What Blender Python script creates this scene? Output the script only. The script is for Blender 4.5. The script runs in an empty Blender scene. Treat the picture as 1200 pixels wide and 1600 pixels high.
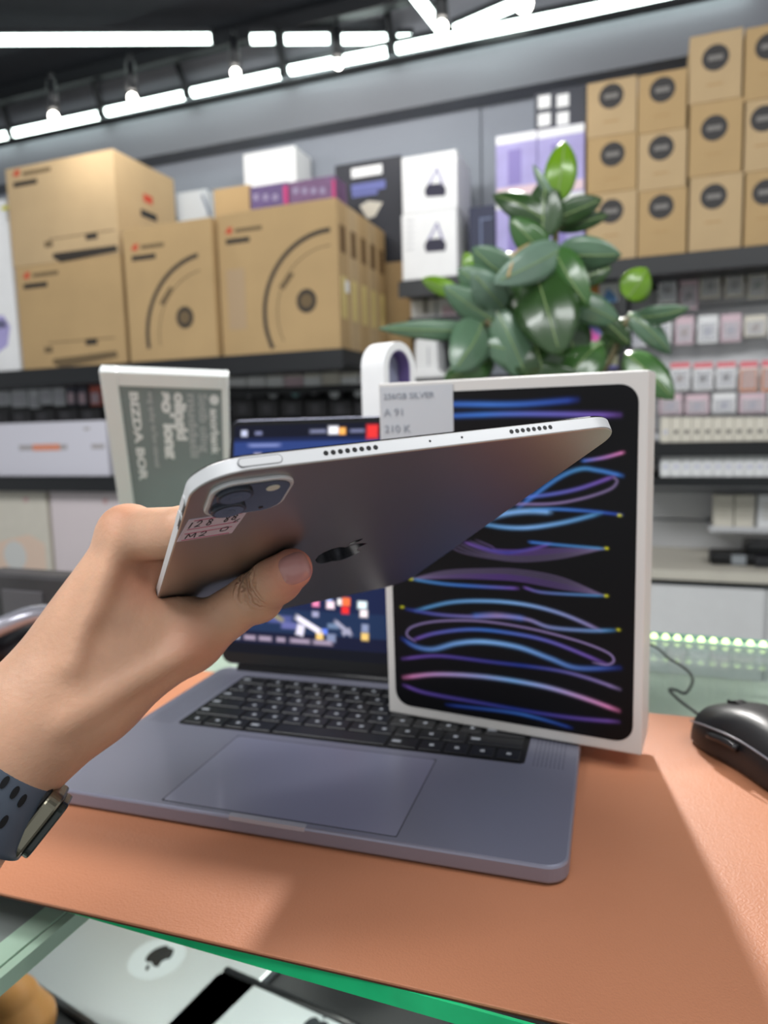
import bpy, bmesh, math, random
import numpy as np
from mathutils import Vector, Matrix
random.seed(7); np.random.seed(7)
SC = bpy.context.scene
COL = SC.collection
PI = math.pi

# ------------------------------------------------------------------ camera
FPX, PITCH, ROLL, CZ = 1110.0, .12, -.026, 1.2115
_f = np.array([0, math.cos(PITCH), -math.sin(PITCH)])
_u0 = np.array([0, math.sin(PITCH), math.cos(PITCH)]); _r0 = np.array([1., 0, 0])
_r = math.cos(ROLL) * _r0 + math.sin(ROLL) * _u0
_u = -math.sin(ROLL) * _r0 + math.cos(ROLL) * _u0
CP = np.array([0, 0, CZ])
cd = bpy.data.cameras.new('camera'); cam = bpy.data.objects.new('camera', cd); COL.objects.link(cam)
M = Matrix.Identity(4)
for i in range(3):
    M[i][0] = _r[i]; M[i][1] = _u[i]; M[i][2] = -_f[i]; M[i][3] = CP[i]
cam.matrix_world = M
cd.sensor_fit = 'VERTICAL'; cd.sensor_height = 36; cd.lens = FPX / 1600 * 36
cd.clip_start = .02; cd.clip_end = 50
cd.dof.use_dof = True; cd.dof.focus_distance = .30; cd.dof.aperture_fstop = cd.lens / 3.1
SC.camera = cam

# ------------------------------------------------------------------ world, lights, exposure
w = bpy.data.worlds.new('world'); SC.world = w; w.use_nodes = True
w.node_tree.nodes['Background'].inputs[0].default_value = (.93, .97, 1.0, 1)
w.node_tree.nodes['Background'].inputs[1].default_value = .56
SC.view_settings.view_transform = 'Standard'; SC.view_settings.look = 'None'
SC.view_settings.exposure = 0.12; SC.view_settings.gamma = 1.0
SC.view_settings.use_curve_mapping = False
SC.cycles.use_denoising = True
SC.cycles.max_bounces = 6; SC.cycles.caustics_reflective = False; SC.cycles.caustics_refractive = False
def area(name, loc, target, sx, sy, energy, col=(1, 1, 1)):
    l = bpy.data.lights.new(name, 'AREA'); l.shape = 'RECTANGLE'; l.size = sx; l.size_y = sy
    l.energy = energy; l.color = col
    o = bpy.data.objects.new(name, l); COL.objects.link(o); o.location = loc
    o.rotation_euler = (Vector(target) - Vector(loc)).to_track_quat('-Z', 'Y').to_euler()
    return o
area('overhead_fill_light', (-.6, -.5, 2.62), (-.3, .5, .9), 1.6, .5, 17, (.97, .98, 1))  # unseen overhead lamp, added as general fill over the counter
area('overhead_fill_light', (1.0, .1, 2.5), (1.2, 2.3, .7), 1.4, .3, 20, (.98, .99, 1))  # unseen lamp added to brighten the right wall and its packs
area('overhead_fill_light', (-1.2, .3, 2.5), (-1.3, 2.9, .7), 1.4, .3, 26, (.98, .99, 1))  # unseen lamp added to brighten the left shelves

# ------------------------------------------------------------------ coordinate helpers
def ray(x, y): return _f + _r * ((x - 600) / FPX) - _u * ((y - 800) / FPX)
def atz(x, y, z):
    d = ray(x, y); return CP + d * (z - CZ) / d[2]
def atd(x, y, d): return CP + ray(x, y) * d
WY = math.atan2(-.347, .938)
W0 = np.array([0, 2.9, 0]); WS = np.array([math.cos(WY), math.sin(WY), 0]); WN = np.array([-math.sin(WY), math.cos(WY), 0])
def wf(s, n, z): return Vector(W0 + WS * s + WN * n + np.array([0, 0, z]))
def atN(x, y, n):
    d = ray(x, y); t = ((W0 + WN * n - CP) @ WN) / (d @ WN); P = CP + d * t
    return (P - W0) @ WS, P[2]
CYAW = -.372
CE = np.array([math.cos(CYAW), math.sin(CYAW), 0]); CM = np.array([-math.sin(CYAW), math.cos(CYAW), 0])
def cf(e, m, z): return Vector(CE * e + CM * m + np.array([0, 0, z]))

# ------------------------------------------------------------------ materials
def lin(c):
    c = [v / 255 for v in c]
    return tuple(v / 12.92 if v <= .04045 else ((v + .055) / 1.055) ** 2.4 for v in c)
MATS = {}
def mat(name, rgb, rough=.5, metal=0, noise=0, nscale=20, bump=0, bscale=200, emit=0, sss=0, spec=.5, trans=0, coat=0, alpha=1, ior=1.45, wide=None):
    if name in MATS: return MATS[name]
    m = bpy.data.materials.new(name); m.use_nodes = True; nt = m.node_tree
    b = nt.nodes['Principled BSDF']; c = lin(rgb)
    b.inputs['Base Color'].default_value = (*c, 1); b.inputs['Roughness'].default_value = rough
    b.inputs['Metallic'].default_value = metal; b.inputs['Specular IOR Level'].default_value = spec
    b.inputs['IOR'].default_value = ior
    if trans: b.inputs['Transmission Weight'].default_value = trans
    if coat: b.inputs['Coat Weight'].default_value = coat
    if alpha < 1: b.inputs['Alpha'].default_value = alpha
    if sss:
        b.inputs['Subsurface Weight'].default_value = sss; b.inputs['Subsurface Radius'].default_value = (1, .35, .2)
        b.inputs['Subsurface Scale'].default_value = .004
    if emit: b.inputs['Emission Color'].default_value = (*c, 1); b.inputs['Emission Strength'].default_value = emit
    tc = nt.nodes.new('ShaderNodeTexCoord')
    if noise:
        n = nt.nodes.new('ShaderNodeTexNoise'); n.inputs['Scale'].default_value = nscale; n.inputs['Detail'].default_value = 4
        nt.links.new(tc.outputs['Object'], n.inputs['Vector'])
        r = nt.nodes.new('ShaderNodeValToRGB')
        r.color_ramp.elements[0].position = .3; r.color_ramp.elements[1].position = .7
        r.color_ramp.elements[0].color = (*[v * (1 - noise) for v in c], 1)
        r.color_ramp.elements[1].color = (*[min(1, v * (1 + noise)) for v in c], 1)
        nt.links.new(n.outputs['Fac'], r.inputs['Fac']); nt.links.new(r.outputs['Color'], b.inputs['Base Color'])
    if bump:
        n = nt.nodes.new('ShaderNodeTexNoise'); n.inputs['Scale'].default_value = bscale; n.inputs['Detail'].default_value = 3
        nt.links.new(tc.outputs['Object'], n.inputs['Vector'])
        bp = nt.nodes.new('ShaderNodeBump'); bp.inputs['Strength'].default_value = bump; bp.inputs['Distance'].default_value = .001
        nt.links.new(n.outputs['Fac'], bp.inputs['Height']); nt.links.new(bp.outputs['Normal'], b.inputs['Normal'])
    MATS[name] = m; return m
def attr_mat(name, rough=.4, emit=0, coat=0):
    if name in MATS: return MATS[name]
    m = bpy.data.materials.new(name); m.use_nodes = True; nt = m.node_tree; b = nt.nodes['Principled BSDF']
    a = nt.nodes.new('ShaderNodeAttribute'); a.attribute_name = 'Col'
    nt.links.new(a.outputs['Color'], b.inputs['Base Color']); b.inputs['Roughness'].default_value = rough
    b.inputs['Coat Weight'].default_value = coat; b.inputs['Specular IOR Level'].default_value = .25
    if emit:
        nt.links.new(a.outputs['Color'], b.inputs['Emission Color']); b.inputs['Emission Strength'].default_value = emit
    MATS[name] = m; return m
kraft = mat('kraft_cardboard', (182, 153, 110), .85, noise=.05, nscale=6, bump=.15, bscale=300)
kraft2 = mat('kraft_cardboard_pale', (188, 162, 124), .85, noise=.05, nscale=7, bump=.15, bscale=300)
tape = mat('brown_tape', (168, 132, 84), .4)
ink = mat('black_print', (52, 46, 40), .7)
ink2 = mat('grey_print', (110, 92, 66), .8)
disc_m = mat('charcoal_disc', (58, 56, 56), .7)
red_m = mat('red_print', (196, 74, 50), .7)
black = mat('black_shelf_metal', (20, 22, 25), .45, noise=.1)
blackp = mat('black_plastic', (16, 16, 18), .4)
white = mat('white_card', (240, 240, 240), .5, noise=.02)
cream = mat('cream_card', (222, 216, 202), .6, noise=.03)
greyw = mat('painted_wall_grey', (150, 155, 164), .75, noise=.03, nscale=2)
greyd = mat('shaded_soffit_grey', (116, 118, 124), .75, noise=.03, nscale=2)  # darker copy of the wall grey, paints in the shade up there
slatm = mat('grey_slat_board', (206, 206, 208), .6, noise=.03, nscale=5)
lilac = mat('lilac_print', (172, 164, 214), .6, noise=.1, nscale=12)
pinkp = mat('pale_pink_print', (222, 196, 204), .6, noise=.08, nscale=12)
purp = mat('purple_print', (96, 78, 122), .6, noise=.2, nscale=30)
magen = mat('magenta_print', (190, 60, 120), .6)
blistr = mat('clear_blister', (225, 225, 230), .15, alpha=.35, spec=.6)
navy = mat('navy_card', (30, 36, 66), .5, noise=.05)
led = mat('led_diffuser', (238, 255, 250), .5, emit=7)
bulb = mat('lamp_bulb', (255, 250, 240), .5, emit=14)
alu = mat('silver_aluminium', (205, 205, 207), .38, metal=1)
glassm = mat('clear_glass', (240, 249, 244), .03, trans=1, ior=1.45)
_nt = glassm.node_tree; _b = _nt.nodes['Principled BSDF']; _o = _nt.nodes['Material Output']
_t = _nt.nodes.new('ShaderNodeBsdfTransparent'); _t.inputs[0].default_value = (.93, .97, .95, 1); _g = _nt.nodes.new('ShaderNodeBsdfGlossy'); _g.inputs['Roughness'].default_value = .02
_lw = _nt.nodes.new('ShaderNodeLayerWeight'); _pw = _nt.nodes.new('ShaderNodeMath'); _pw.operation = 'POWER'; _pw.inputs[1].default_value = 5; _nt.links.new(_lw.outputs['Facing'], _pw.inputs[0])
_fr = _nt.nodes.new('ShaderNodeMath'); _fr.operation = 'MULTIPLY_ADD'; _fr.inputs[1].default_value = .9; _fr.inputs[2].default_value = .04; _nt.links.new(_pw.outputs[0], _fr.inputs[0]); _mx = _nt.nodes.new('ShaderNodeMixShader')
_nt.links.new(_fr.outputs[0], _mx.inputs[0]); _nt.links.new(_t.outputs[0], _mx.inputs[1]); _nt.links.new(_g.outputs[0], _mx.inputs[2]); _nt.links.new(_mx.outputs[0], _o.inputs['Surface'])
gedge = mat('green_glass_edge', (40, 196, 126), .15, noise=.15, nscale=30, coat=.4)
skin = mat('skin', (212, 165, 135), .46, noise=.13, nscale=34, bump=.25, bscale=420, sss=.25)

# ------------------------------------------------------------------ object helpers
def tag(o, label=None, cat=None, group=None, kind=None):
    if label: o['label'] = label
    if cat: o['category'] = cat
    if group: o['group'] = group
    if kind: o['kind'] = kind
    return o
def thing(name, label, cat, loc=(0, 0, 0), rz=0, group=None, mw=None):
    o = bpy.data.objects.new(name, None); COL.objects.link(o); o.empty_display_size = .02
    if mw is not None: o.matrix_world = mw
    else: o.location = loc; o.rotation_euler = (0, 0, rz)
    return tag(o, label, cat, group)
def link(name, me, m=None, parent=None, smooth=False, loc=None):
    if m is not None:
        me.materials.clear()
        for q in (m if isinstance(m, (list, tuple)) else [m]): me.materials.append(q)
    if smooth: me.polygons.foreach_set('use_smooth', [True] * len(me.polygons))
    o = bpy.data.objects.new(name, me); COL.objects.link(o)
    if parent is not None: o.parent = parent
    if loc is not None: o.location = loc
    return o
def pym(name, v, f, m, parent=None, smooth=False, loc=None):
    me = bpy.data.meshes.new(name); me.from_pydata([tuple(float(c) for c in p) for p in v], [], [tuple(int(i) for i in q) for q in f]); me.update()
    return link(name, me, m, parent, smooth, loc)
def bmo(name, bm, m, parent=None, smooth=False, loc=None):
    me = bpy.data.meshes.new(name); bm.to_mesh(me); bm.free()
    return link(name, me, m, parent, smooth, loc)
def abox(bm, x0, x1, y0, y1, z0, z1, bev=0, seg=1, mi=0):
    r = bmesh.ops.create_cube(bm, size=1); vs = r['verts']
    for v in vs:
        v.co = Vector((x0 if v.co.x < 0 else x1, y0 if v.co.y < 0 else y1, z0 if v.co.z < 0 else z1))
    fs = set(f for v in vs for f in v.link_faces)
    for f in fs: f.material_index = mi
    if bev:
        es = list(set(e for v in vs for e in v.link_edges))
        r2 = bmesh.ops.bevel(bm, geom=es, offset=bev, segments=seg, affect='EDGES', profile=.5)
        for f in r2['faces']: f.material_index = mi
def box(name, x0, x1, y0, y1, z0, z1, m, parent=None, bev=0, seg=1):
    bm = bmesh.new(); abox(bm, x0, x1, y0, y1, z0, z1, bev, seg); return bmo(name, bm, m, parent)
def rrect(x0, x1, y0, y1, r, n=6):
    pts = []
    for cx, cy, a in ((x1 - r, y1 - r, 0), (x0 + r, y1 - r, 90), (x0 + r, y0 + r, 180), (x1 - r, y0 + r, 270)):
        for i in range(n + 1):
            t = math.radians(a + 90 * i / n); pts.append((cx + r * math.cos(t), cy + r * math.sin(t)))
    return pts
def prism(name, pts, z0, z1, m, parent=None, bev=0, smooth=False, axis='z'):
    """outline pts extruded, with small chamfer bev on both rims"""
    n = len(pts); P = np.array(pts); c = P.mean(0)
    nx = np.roll(P, -1, 0) - np.roll(P, 1, 0); nrm = np.stack([nx[:, 1], -nx[:, 0]], 1); nrm /= (np.linalg.norm(nrm, axis=1)[:, None] + 1e-9)
    area2 = np.sum(P[:, 0] * np.roll(P[:, 1], -1) - np.roll(P[:, 0], -1) * P[:, 1])
    if area2 < 0: nrm = -nrm
    rings = [(z0, -bev), (z0 + bev * .3, -bev * .3), (z0 + bev, 0), (z1 - bev, 0), (z1 - bev * .3, -bev * .3), (z1, -bev)] if bev else [(z0, 0), (z1, 0)]
    V = []
    for z, o in rings:
        for p, q in zip(P, nrm): V.append((p[0] + q[0] * o, p[1] + q[1] * o, z))
    F = []
    for k in range(len(rings) - 1):
        for i in range(n):
            a = k * n + i; b = k * n + (i + 1) % n; F.append((a, b, b + n, a + n))
    nv = len(V); V += V[:n] + V[(len(rings) - 1) * n:len(rings) * n]
    F.append(tuple(range(nv, nv + n))[::-1]); F.append(tuple(range(nv + n, nv + 2 * n)))
    if area2 < 0: F = [f[::-1] for f in F]
    if axis == 'y': V = [(x, -z, y) for x, y, z in V]     # outline in x,z, thickness toward -y
    return pym(name, V, F, m, parent, smooth)
def cyl(name, p0, p1, r0, r1, m, parent=None, n=16, smooth=True):
    p0 = Vector(p0); p1 = Vector(p1); d = (p1 - p0); q = d.to_track_quat('Z', 'Y'); V = []; F = []
    for p, r in ((p0, r0), (p1, r1)):
        for i in range(n): V.append(p + q @ Vector((r * math.cos(2 * PI * i / n), r * math.sin(2 * PI * i / n), 0)))
    for i in range(n): F.append((i, (i + 1) % n, n + (i + 1) % n, n + i))
    F.append(tuple(range(n))[::-1]); F.append(tuple(range(n, 2 * n)))
    o = pym(name, V, F, m, parent)
    if smooth:
        o.data.polygons.foreach_set('use_smooth', [True] * n + [False] * 2)
    return o
def cat_rom(P, k=10):
    P = np.array(P, float); Q = np.vstack([2 * P[0] - P[1], P, 2 * P[-1] - P[-2]]); out = []
    for i in range(1, len(Q) - 2):
        for t in np.linspace(0, 1, k, endpoint=False):
            a, b, c, d = Q[i - 1], Q[i], Q[i + 1], Q[i + 2]
            out.append(.5 * ((2 * b) + (-a + c) * t + (2 * a - 5 * b + 4 * c - d) * t * t + (-a + 3 * b - 3 * c + d) * t ** 3))
    out.append(P[-1]); return np.array(out)
def tube(name, pts, r, m, parent=None, n=8, k=8):
    P = cat_rom(pts, k) if k else np.array(pts, float); V = []; F = []
    up = Vector((.13, .2, 1)).normalized()
    for i, p in enumerate(P):
        t = Vector(P[min(i + 1, len(P) - 1)] - P[max(i - 1, 0)]).normalized()
        a = t.cross(up).normalized(); b = t.cross(a)
        for j in range(n):
            th = 2 * PI * j / n; V.append(Vector(p) + a * (r * math.cos(th)) + b * (r * math.sin(th)))
    for i in range(len(P) - 1):
        for j in range(n): F.append((i * n + j, i * n + (j + 1) % n, (i + 1) * n + (j + 1) % n, (i + 1) * n + j))
    F.append(tuple(range(n))[::-1]); F.append(tuple(range((len(P) - 1) * n, len(P) * n)))
    return pym(name, V, F, m, parent, True)
def flat(name, pts2, y, m, parent, th=.0004):
    """thin printed patch on a front face; pts in (x,z)"""
    return prism(name, pts2, -y, -y + th, m, parent, axis='y')
def flat_rect(name, x0, x1, z0, z1, m, parent, y=0, th=.0006): return box(name, x0, x1, y - th, y, z0, z1, m, parent)
def disc(cx, cz, r, n=24, sx=1): return [(cx + sx * r * math.cos(2 * PI * i / n), cz + r * math.sin(2 * PI * i / n)) for i in range(n)]
def arcband(cx, cz, r0, r1, a0, a1, n=28):
    A = [math.radians(a0 + (a1 - a0) * i / n) for i in range(n + 1)]
    return [(cx + r1 * math.cos(a), cz + r1 * math.sin(a)) for a in A], [(cx + r0 * math.cos(a), cz + r0 * math.sin(a)) for a in A]
def flat_arc(name, cx, cz, r0, r1, a0, a1, m, parent, y=-.0006):
    o, i = arcband(cx, cz, r0, r1, a0, a1); n = len(o)
    V = [(x, y, z) for x, z in o] + [(x, y, z) for x, z in i] + [(x, y + .0006, z) for x, z in o] + [(x, y + .0006, z) for x, z in i]
    F = [(k, k + 1, n + k + 1, n + k) for k in range(n - 1)]
    F += [(2 * n + k, 3 * n + k, 3 * n + k + 1, 2 * n + k + 1) for k in range(n - 1)]
    F += [(k, 2 * n + k, 2 * n + k + 1, k + 1) for k in range(n - 1)]
    return pym(name, V, F, m, parent)
def text(name, body, size, m, parent=None, mw=None, bold=0, sx=1):
    cu = bpy.data.curves.new(name, 'FONT'); cu.body = body; cu.size = size; cu.offset = bold; cu.extrude = .0001; cu.resolution_u = 3
    o = bpy.data.objects.new('tmp', cu); COL.objects.link(o); bpy.context.view_layer.update()
    me = bpy.data.meshes.new_from_object(o.evaluated_get(bpy.context.evaluated_depsgraph_get()))
    bpy.data.objects.remove(o); 
    if mw is not None: me.transform(mw @ Matrix.Diagonal((sx, 1, 1, 1)))
    return link(name, me, m, parent)
# text standing on a front face (x right, z up, faces -y)
FRONT = Matrix.Rotation(PI / 2, 4, 'X')
def ftext(name, body, x, z, size, m, parent, y=-.0012, rot=0, bold=0, sx=1):
    return text(name, body, size, m, parent, Matrix.Translation((x, y, z)) @ FRONT @ Matrix.Rotation(rot, 4, 'Z'), bold, sx)
def copy_tree(o, parent=None):
    c = o.copy(); COL.objects.link(c)
    if parent is not None: c.parent = parent
    for ch in list(o.children): copy_tree(ch, c)
    return c
def stroke_strip(name, lines, wdt, m, parent, f):
    """hand drawn pen lines: list of 2-D polylines, mapped by f(x,y,h)->3-D"""
    V = []; F = []
    for L in lines:
        P = cat_rom(L, 4) if len(L) > 2 else np.array(L, float)
        b = len(V)
        for i, p in enumerate(P):
            t = P[min(i + 1, len(P) - 1)] - P[max(i - 1, 0)]; t = t / (np.linalg.norm(t) + 1e-9); q = np.array([-t[1], t[0]]) * wdt / 2
            for a, h in ((p + q, 1), (p - q, 1), (p - q, 0), (p + q, 0)): V.append(f(a[0], a[1], h))
        for i in range(len(P) - 1):
            k = b + 4 * i
            for j in range(4): F.append((k + j, k + (j + 1) % 4, k + 4 + (j + 1) % 4, k + 4 + j))
    return pym(name, V, F, m, parent)
def color_grid(name, nx, ny, fpos, cols, m, parent, mask=None):
    """flat print: grid with a colour per vertex. fpos(i,j)->(nx*ny,3), cols linear rgb (nx*ny,3)"""
    idx = np.arange(nx * ny).reshape(ny, nx)
    F = np.stack([idx[:-1, :-1], idx[:-1, 1:], idx[1:, 1:], idx[1:, :-1]], -1).reshape(-1, 4)
    if mask is not None: F = F[mask.ravel()[F].all(1)]
    me = bpy.data.meshes.new(name); me.from_pydata(fpos.tolist(), [], F.tolist()); me.update()
    a = me.color_attributes.new('Col', 'FLOAT_COLOR', 'POINT')
    a.data.foreach_set('color', np.concatenate([cols, np.ones((len(cols), 1))], 1).astype(np.float32).ravel())
    return link(name, me, m, parent)

# ------------------------------------------------------------------ signed-distance mesher (for hand, mouse)
def surface_nets(f, lo, hi, vx):
    lo = np.array(lo); hi = np.array(hi); n = np.ceil((hi - lo) / vx).astype(int) + 1
    ax = [lo[i] + np.arange(n[i]) * vx for i in range(3)]
    G = np.stack(np.meshgrid(*ax, indexing='ij'), -1).reshape(-1, 3)
    D = np.concatenate([f(G[i:i + 400000]) for i in range(0, len(G), 400000)]).reshape(n)
    S = D < 0; c = np.zeros(n - 1, int)
    for i in (0, 1):
        for j in (0, 1):
            for k in (0, 1): c += S[i:n[0] - 1 + i, j:n[1] - 1 + j, k:n[2] - 1 + k]
    act = (c > 0) & (c < 8); I = np.argwhere(act); ids = -np.ones(n - 1, int); ids[act] = np.arange(len(I))
    acc = np.zeros((len(I), 3)); cnt = np.zeros(len(I))
    corners = [(i, j, k) for i in (0, 1) for j in (0, 1) for k in (0, 1)]
    for a in corners:
        for axx in range(3):
            if a[axx]: continue
            b = list(a); b[axx] = 1
            da = D[I[:, 0] + a[0], I[:, 1] + a[1], I[:, 2] + a[2]]; db = D[I[:, 0] + b[0], I[:, 1] + b[1], I[:, 2] + b[2]]
            m = (da < 0) != (db < 0); t = np.where(m, da / np.where(m, da - db, 1), 0)
            p = np.repeat(np.array(a, float)[None], len(I), 0); p[:, axx] += t
            acc[m] += p[m]; cnt[m] += 1
    V = lo + (I + acc / cnt[:, None]) * vx; F = []
    for axx in range(3):
        o = [i for i in range(3) if i != axx]
        s0 = [slice(None)] * 3; s1 = [slice(None)] * 3; s0[axx] = slice(0, -1); s1[axx] = slice(1, None)
        ch = S[tuple(s0)] != S[tuple(s1)]; E = np.argwhere(ch)
        E = E[(E[:, o[0]] > 0) & (E[:, o[1]] > 0) & (E[:, o[0]] < n[o[0]] - 1) & (E[:, o[1]] < n[o[1]] - 1)]
        q = []
        for d0, d1 in ((-1, -1), (0, -1), (0, 0), (-1, 0)):
            e = E.copy(); e[:, o[0]] += d0; e[:, o[1]] += d1; q.append(ids[e[:, 0], e[:, 1], e[:, 2]])
        q = np.stack(q, 1); ins = S[E[:, 0], E[:, 1], E[:, 2]]
        if axx == 1: ins = ~ins
        q[~ins] = q[~ins][:, ::-1]; F.append(q)
    return V, np.concatenate(F)
ORD = ['leftmost', 'second from the left', 'third from the left', 'fourth from the left', 'fifth from the left', 'sixth from the left', 'seventh from the left', 'eighth from the left', 'ninth from the left', 'tenth from the left', 'eleventh from the left', 'twelfth from the left', 'last on the right']
def rcone(P, a, b, ra, rb):
    a = np.array(a); b = np.array(b); ab = b - a
    t = np.clip(((P - a) @ ab) / (ab @ ab), 0, 1); return np.linalg.norm(P - a - t[:, None] * ab, axis=1) - (ra + (rb - ra) * t)
def smin(a, b, k):
    h = np.clip(.5 + .5 * (b - a) / k, 0, 1); return b * (1 - h) + a * h - k * h * (1 - h)
def smax(a, b, k): return -smin(-a, -b, k)

#==================================================================== STRUCTURE
fl = box('floor', -4.5, 4, -2.5, 5.5, -.1, 0, mat('grey_floor_tile', (120, 118, 114), .4, noise=.08, nscale=3)); tag(fl, kind='structure')
ce = box('ceiling', -4.5, 3.4, -1.6, 5.2, 2.74, 2.86, mat('dark_ceiling_paint', (38, 40, 46), .8, noise=.08)); tag(ce, kind='structure')
wall = thing('wall_back', None, None, wf(0, 0, 0), WY); tag(wall, kind='structure')
box('wall_panel', -4, .415, 0, .1, 0, 2.74, greyw, wall)
box('wall_panel', .42, 3.2, .004, .1, 0, 2.74, greyw, wall)
sof = box('trim_1', -4, 3.2, -.10, 0, 2.36, 2.74, greyd); sof.location = wf(0, -.001, 0); sof.rotation_euler = (0, 0, WY); tag(sof, kind='structure')

def wthing(name, label, cat, s, n, z, group=None): return thing(name, label, cat, wf(s, n, z), WY, group)
#==================================================================== SHELVES
def shelf(label, s0, s1, n0, n1, zt, th, posts=(), zb=0, m=black, group=None):
    t = wthing('wall_shelf', label, 'shelf', s0, n0, zt - th, group)
    box('shelf_board', 0, s1 - s0, 0, n1 - n0, 0, th, m, t, .002)
    box('front_rail', 0, s1 - s0, -.006, 0, -.012, th * .8, black, t)
    for p in posts:
        box('post', p - s0 - .012, p - s0 + .012, -.004, .02, zb - (zt - th), -.012, black, t)
    return t
ZA = 1.455   # left big shelf
shelf('thick black shelf board carrying the large brown cartons', -2.2, .125, -.66, 0, ZA, .05)
ZR = 1.705
shelf('black upper shelf carrying the stacked brown boxes with round labels', .20, 1.75, -.335, 0, ZR, .045, posts=(.93, ), zb=1.0)
_, zB = atN(80, 745, -.55)
shelf('black shelf under the long white box at the left', -2.2, .12, -.56, 0, zB, .045)
_, zC = atN(80, 925, -.55)
shelf('lower black shelf under the two pale upright boxes', -2.2, .12, -.56, 0, zC, .05)
_, z1 = atN(1110, 691, -.35); _, z2 = atN(1110, 746, -.35); _, z3 = atN(1110, 892, -.42)
shelf('dark narrow shelf under the upper row of small white boxes', .935, 1.75, -.35, -.02, z1, .03)
shelf('dark narrow shelf under the lower row of small white boxes', .935, 1.75, -.35, -.02, z2, .015)
# white cabinet unit on the right, under the slat boards
cab = wthing('base_cabinet', 'white base cabinet with pale top beside the glass counter', 'cabinet', .9, -.42, 0)
box('body', .0, .9, .01, .42, 0.05, z3 - .045, white, cab); box('door', .01, .44, -.008, .01, .06, z3 - .05, white, cab, .002)
box('door', .45, .89, -.008, .01, .06, z3 - .05, white, cab, .002)
box('cabinet_top', -.01, .91, -.015, .42, z3 - .03, z3, cream, cab, .002); box('plinth', 0, .9, .02, .4, 0, .05, black, cab)
box('dark_strip', -.01, .91, -.004, .42, z3 - .045, z3 - .03, black, cab)
# slat wall (each slat a board)
sw = thing('wall_right', None, None, wf(0, 0, 0), WY); tag(sw, kind='structure')
zz = z3
while zz < ZR - .06:
    box('slat', .945, 1.75, -.022, -.001, zz, min(zz + .098, ZR - .05), slatm, sw, .003); zz += .104
swl = thing('wall_left', None, None, wf(0, 0, 0), WY); tag(swl, kind='structure')
zz = zC
while zz < ZA - .1:
    box('slat', -2.2, .12, -.022, -.001, zz, zz + .098, mat('black_slat_board', (34, 34, 36), .5), swl, .003); zz += .104

#==================================================================== BOX ITEMS ON THE WALL
class Item:
    def __init__(s, name, label, cat, x0, x1, y0, y1, n, depth, m, z0=None, group=None, bev=.002, zt=None):
        ym = (y0 + y1) / 2; xm = (x0 + x1) / 2
        s.s0 = atN(x0, ym, n)[0]; s.s1 = atN(x1, ym, n)[0]
        zb = atN(xm, y1, n)[1] if z0 is None else z0; zt = atN(xm, y0, n)[1] if zt is None else zt
        s.z0 = zb; s.h = zt - zb; s.w = s.s1 - s.s0; s.n = n; s.d = depth
        s.t = wthing(name, label, cat, s.s0, n, zb, group)
        s.top = zt
        if m is not None: box('carton', 0, s.w, 0, depth, 0, s.h, m, s.t, bev)
    def loc(s, x, y):
        a, z = atN(x, y, s.n); return a - s.s0, z - s.z0
    def rect(s, name, x0, y0, x1, y1, m, y=0, th=.0008):
        a = s.loc(x0, (y0 + y1) / 2)[0]; b = s.loc(x1, (y0 + y1) / 2)[0]; c = s.loc((x0 + x1) / 2, y1)[1]; d = s.loc((x0 + x1) / 2, y0)[1]
        return flat_rect(name, a, b, c, d, m, s.t, y, th)
    def poly(s, name, pts, m, y=0, th=.0008):
        return flat(name, [s.loc(*p) for p in pts], y, m, s.t, th)
# --- tall brown boxes with round label, right
rowsA = [(917, 995, (300, 389), (955, 330)), (917, 995, (212, 300), (957, 241)), (917, 995, (124, 212), (955, 150)),
         (997, 1073, (296, 386), (1033, 323)), (997, 1073, (205, 296), (1033, 231)), (997, 1073, (112, 205), (1035, 140)),
         (1077, 1160, (273, 378), (1115, 307)), (1077, 1160, (158, 273), (1116, 200)), (1077, 1160, (50, 158), (1118, 90)),
         (1164, 1246, (265, 374), (1197, 300)), (1164, 1246, (152, 265), (1194, 185)), (1164, 1246, (37, 152), (1202, 72))]
ordn = ['leftmost', 'second from left', 'third from left', 'rightmost']; rown = ['bottom', 'middle', 'top']
ztop = {}
for i, (x0, x1, (y0, y1), (lx, ly)) in enumerate(rowsA):
    c, r = i // 3, i % 3; zb = ZR + .0005 if r == 0 else ztop[c]
    it = Item('carton_box', f'brown round-label box, {rown[r]} of the {ordn[c]} stack', 'box', x0, x1, y0, y1, -.31, .2, (kraft2, kraft)[(c + r) % 2], z0=zb, group='brown boxes with round labels')
    ztop[c] = it.top + .0005
    a, z = it.loc(lx, ly)
    flat('round_label', disc(a, z, .036), 0, disc_m, it.t, .0008)
    flat_rect('label_lettering', a - .02, a + .02, z - .007, z + .007, mat('pale_grey_ink', (128, 124, 120), .7), it.t, -.0008)
    flat_rect('printed_line', a - .022, a + .022, z - .075, z - .07, mat('kraft_ink', (176, 144, 100), .8), it.t)
    box('top_tape', it.w / 2 - .02, it.w / 2 + .02, -.0006, it.d, it.h - .0004, it.h + .0001, tape, it.t)
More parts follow.
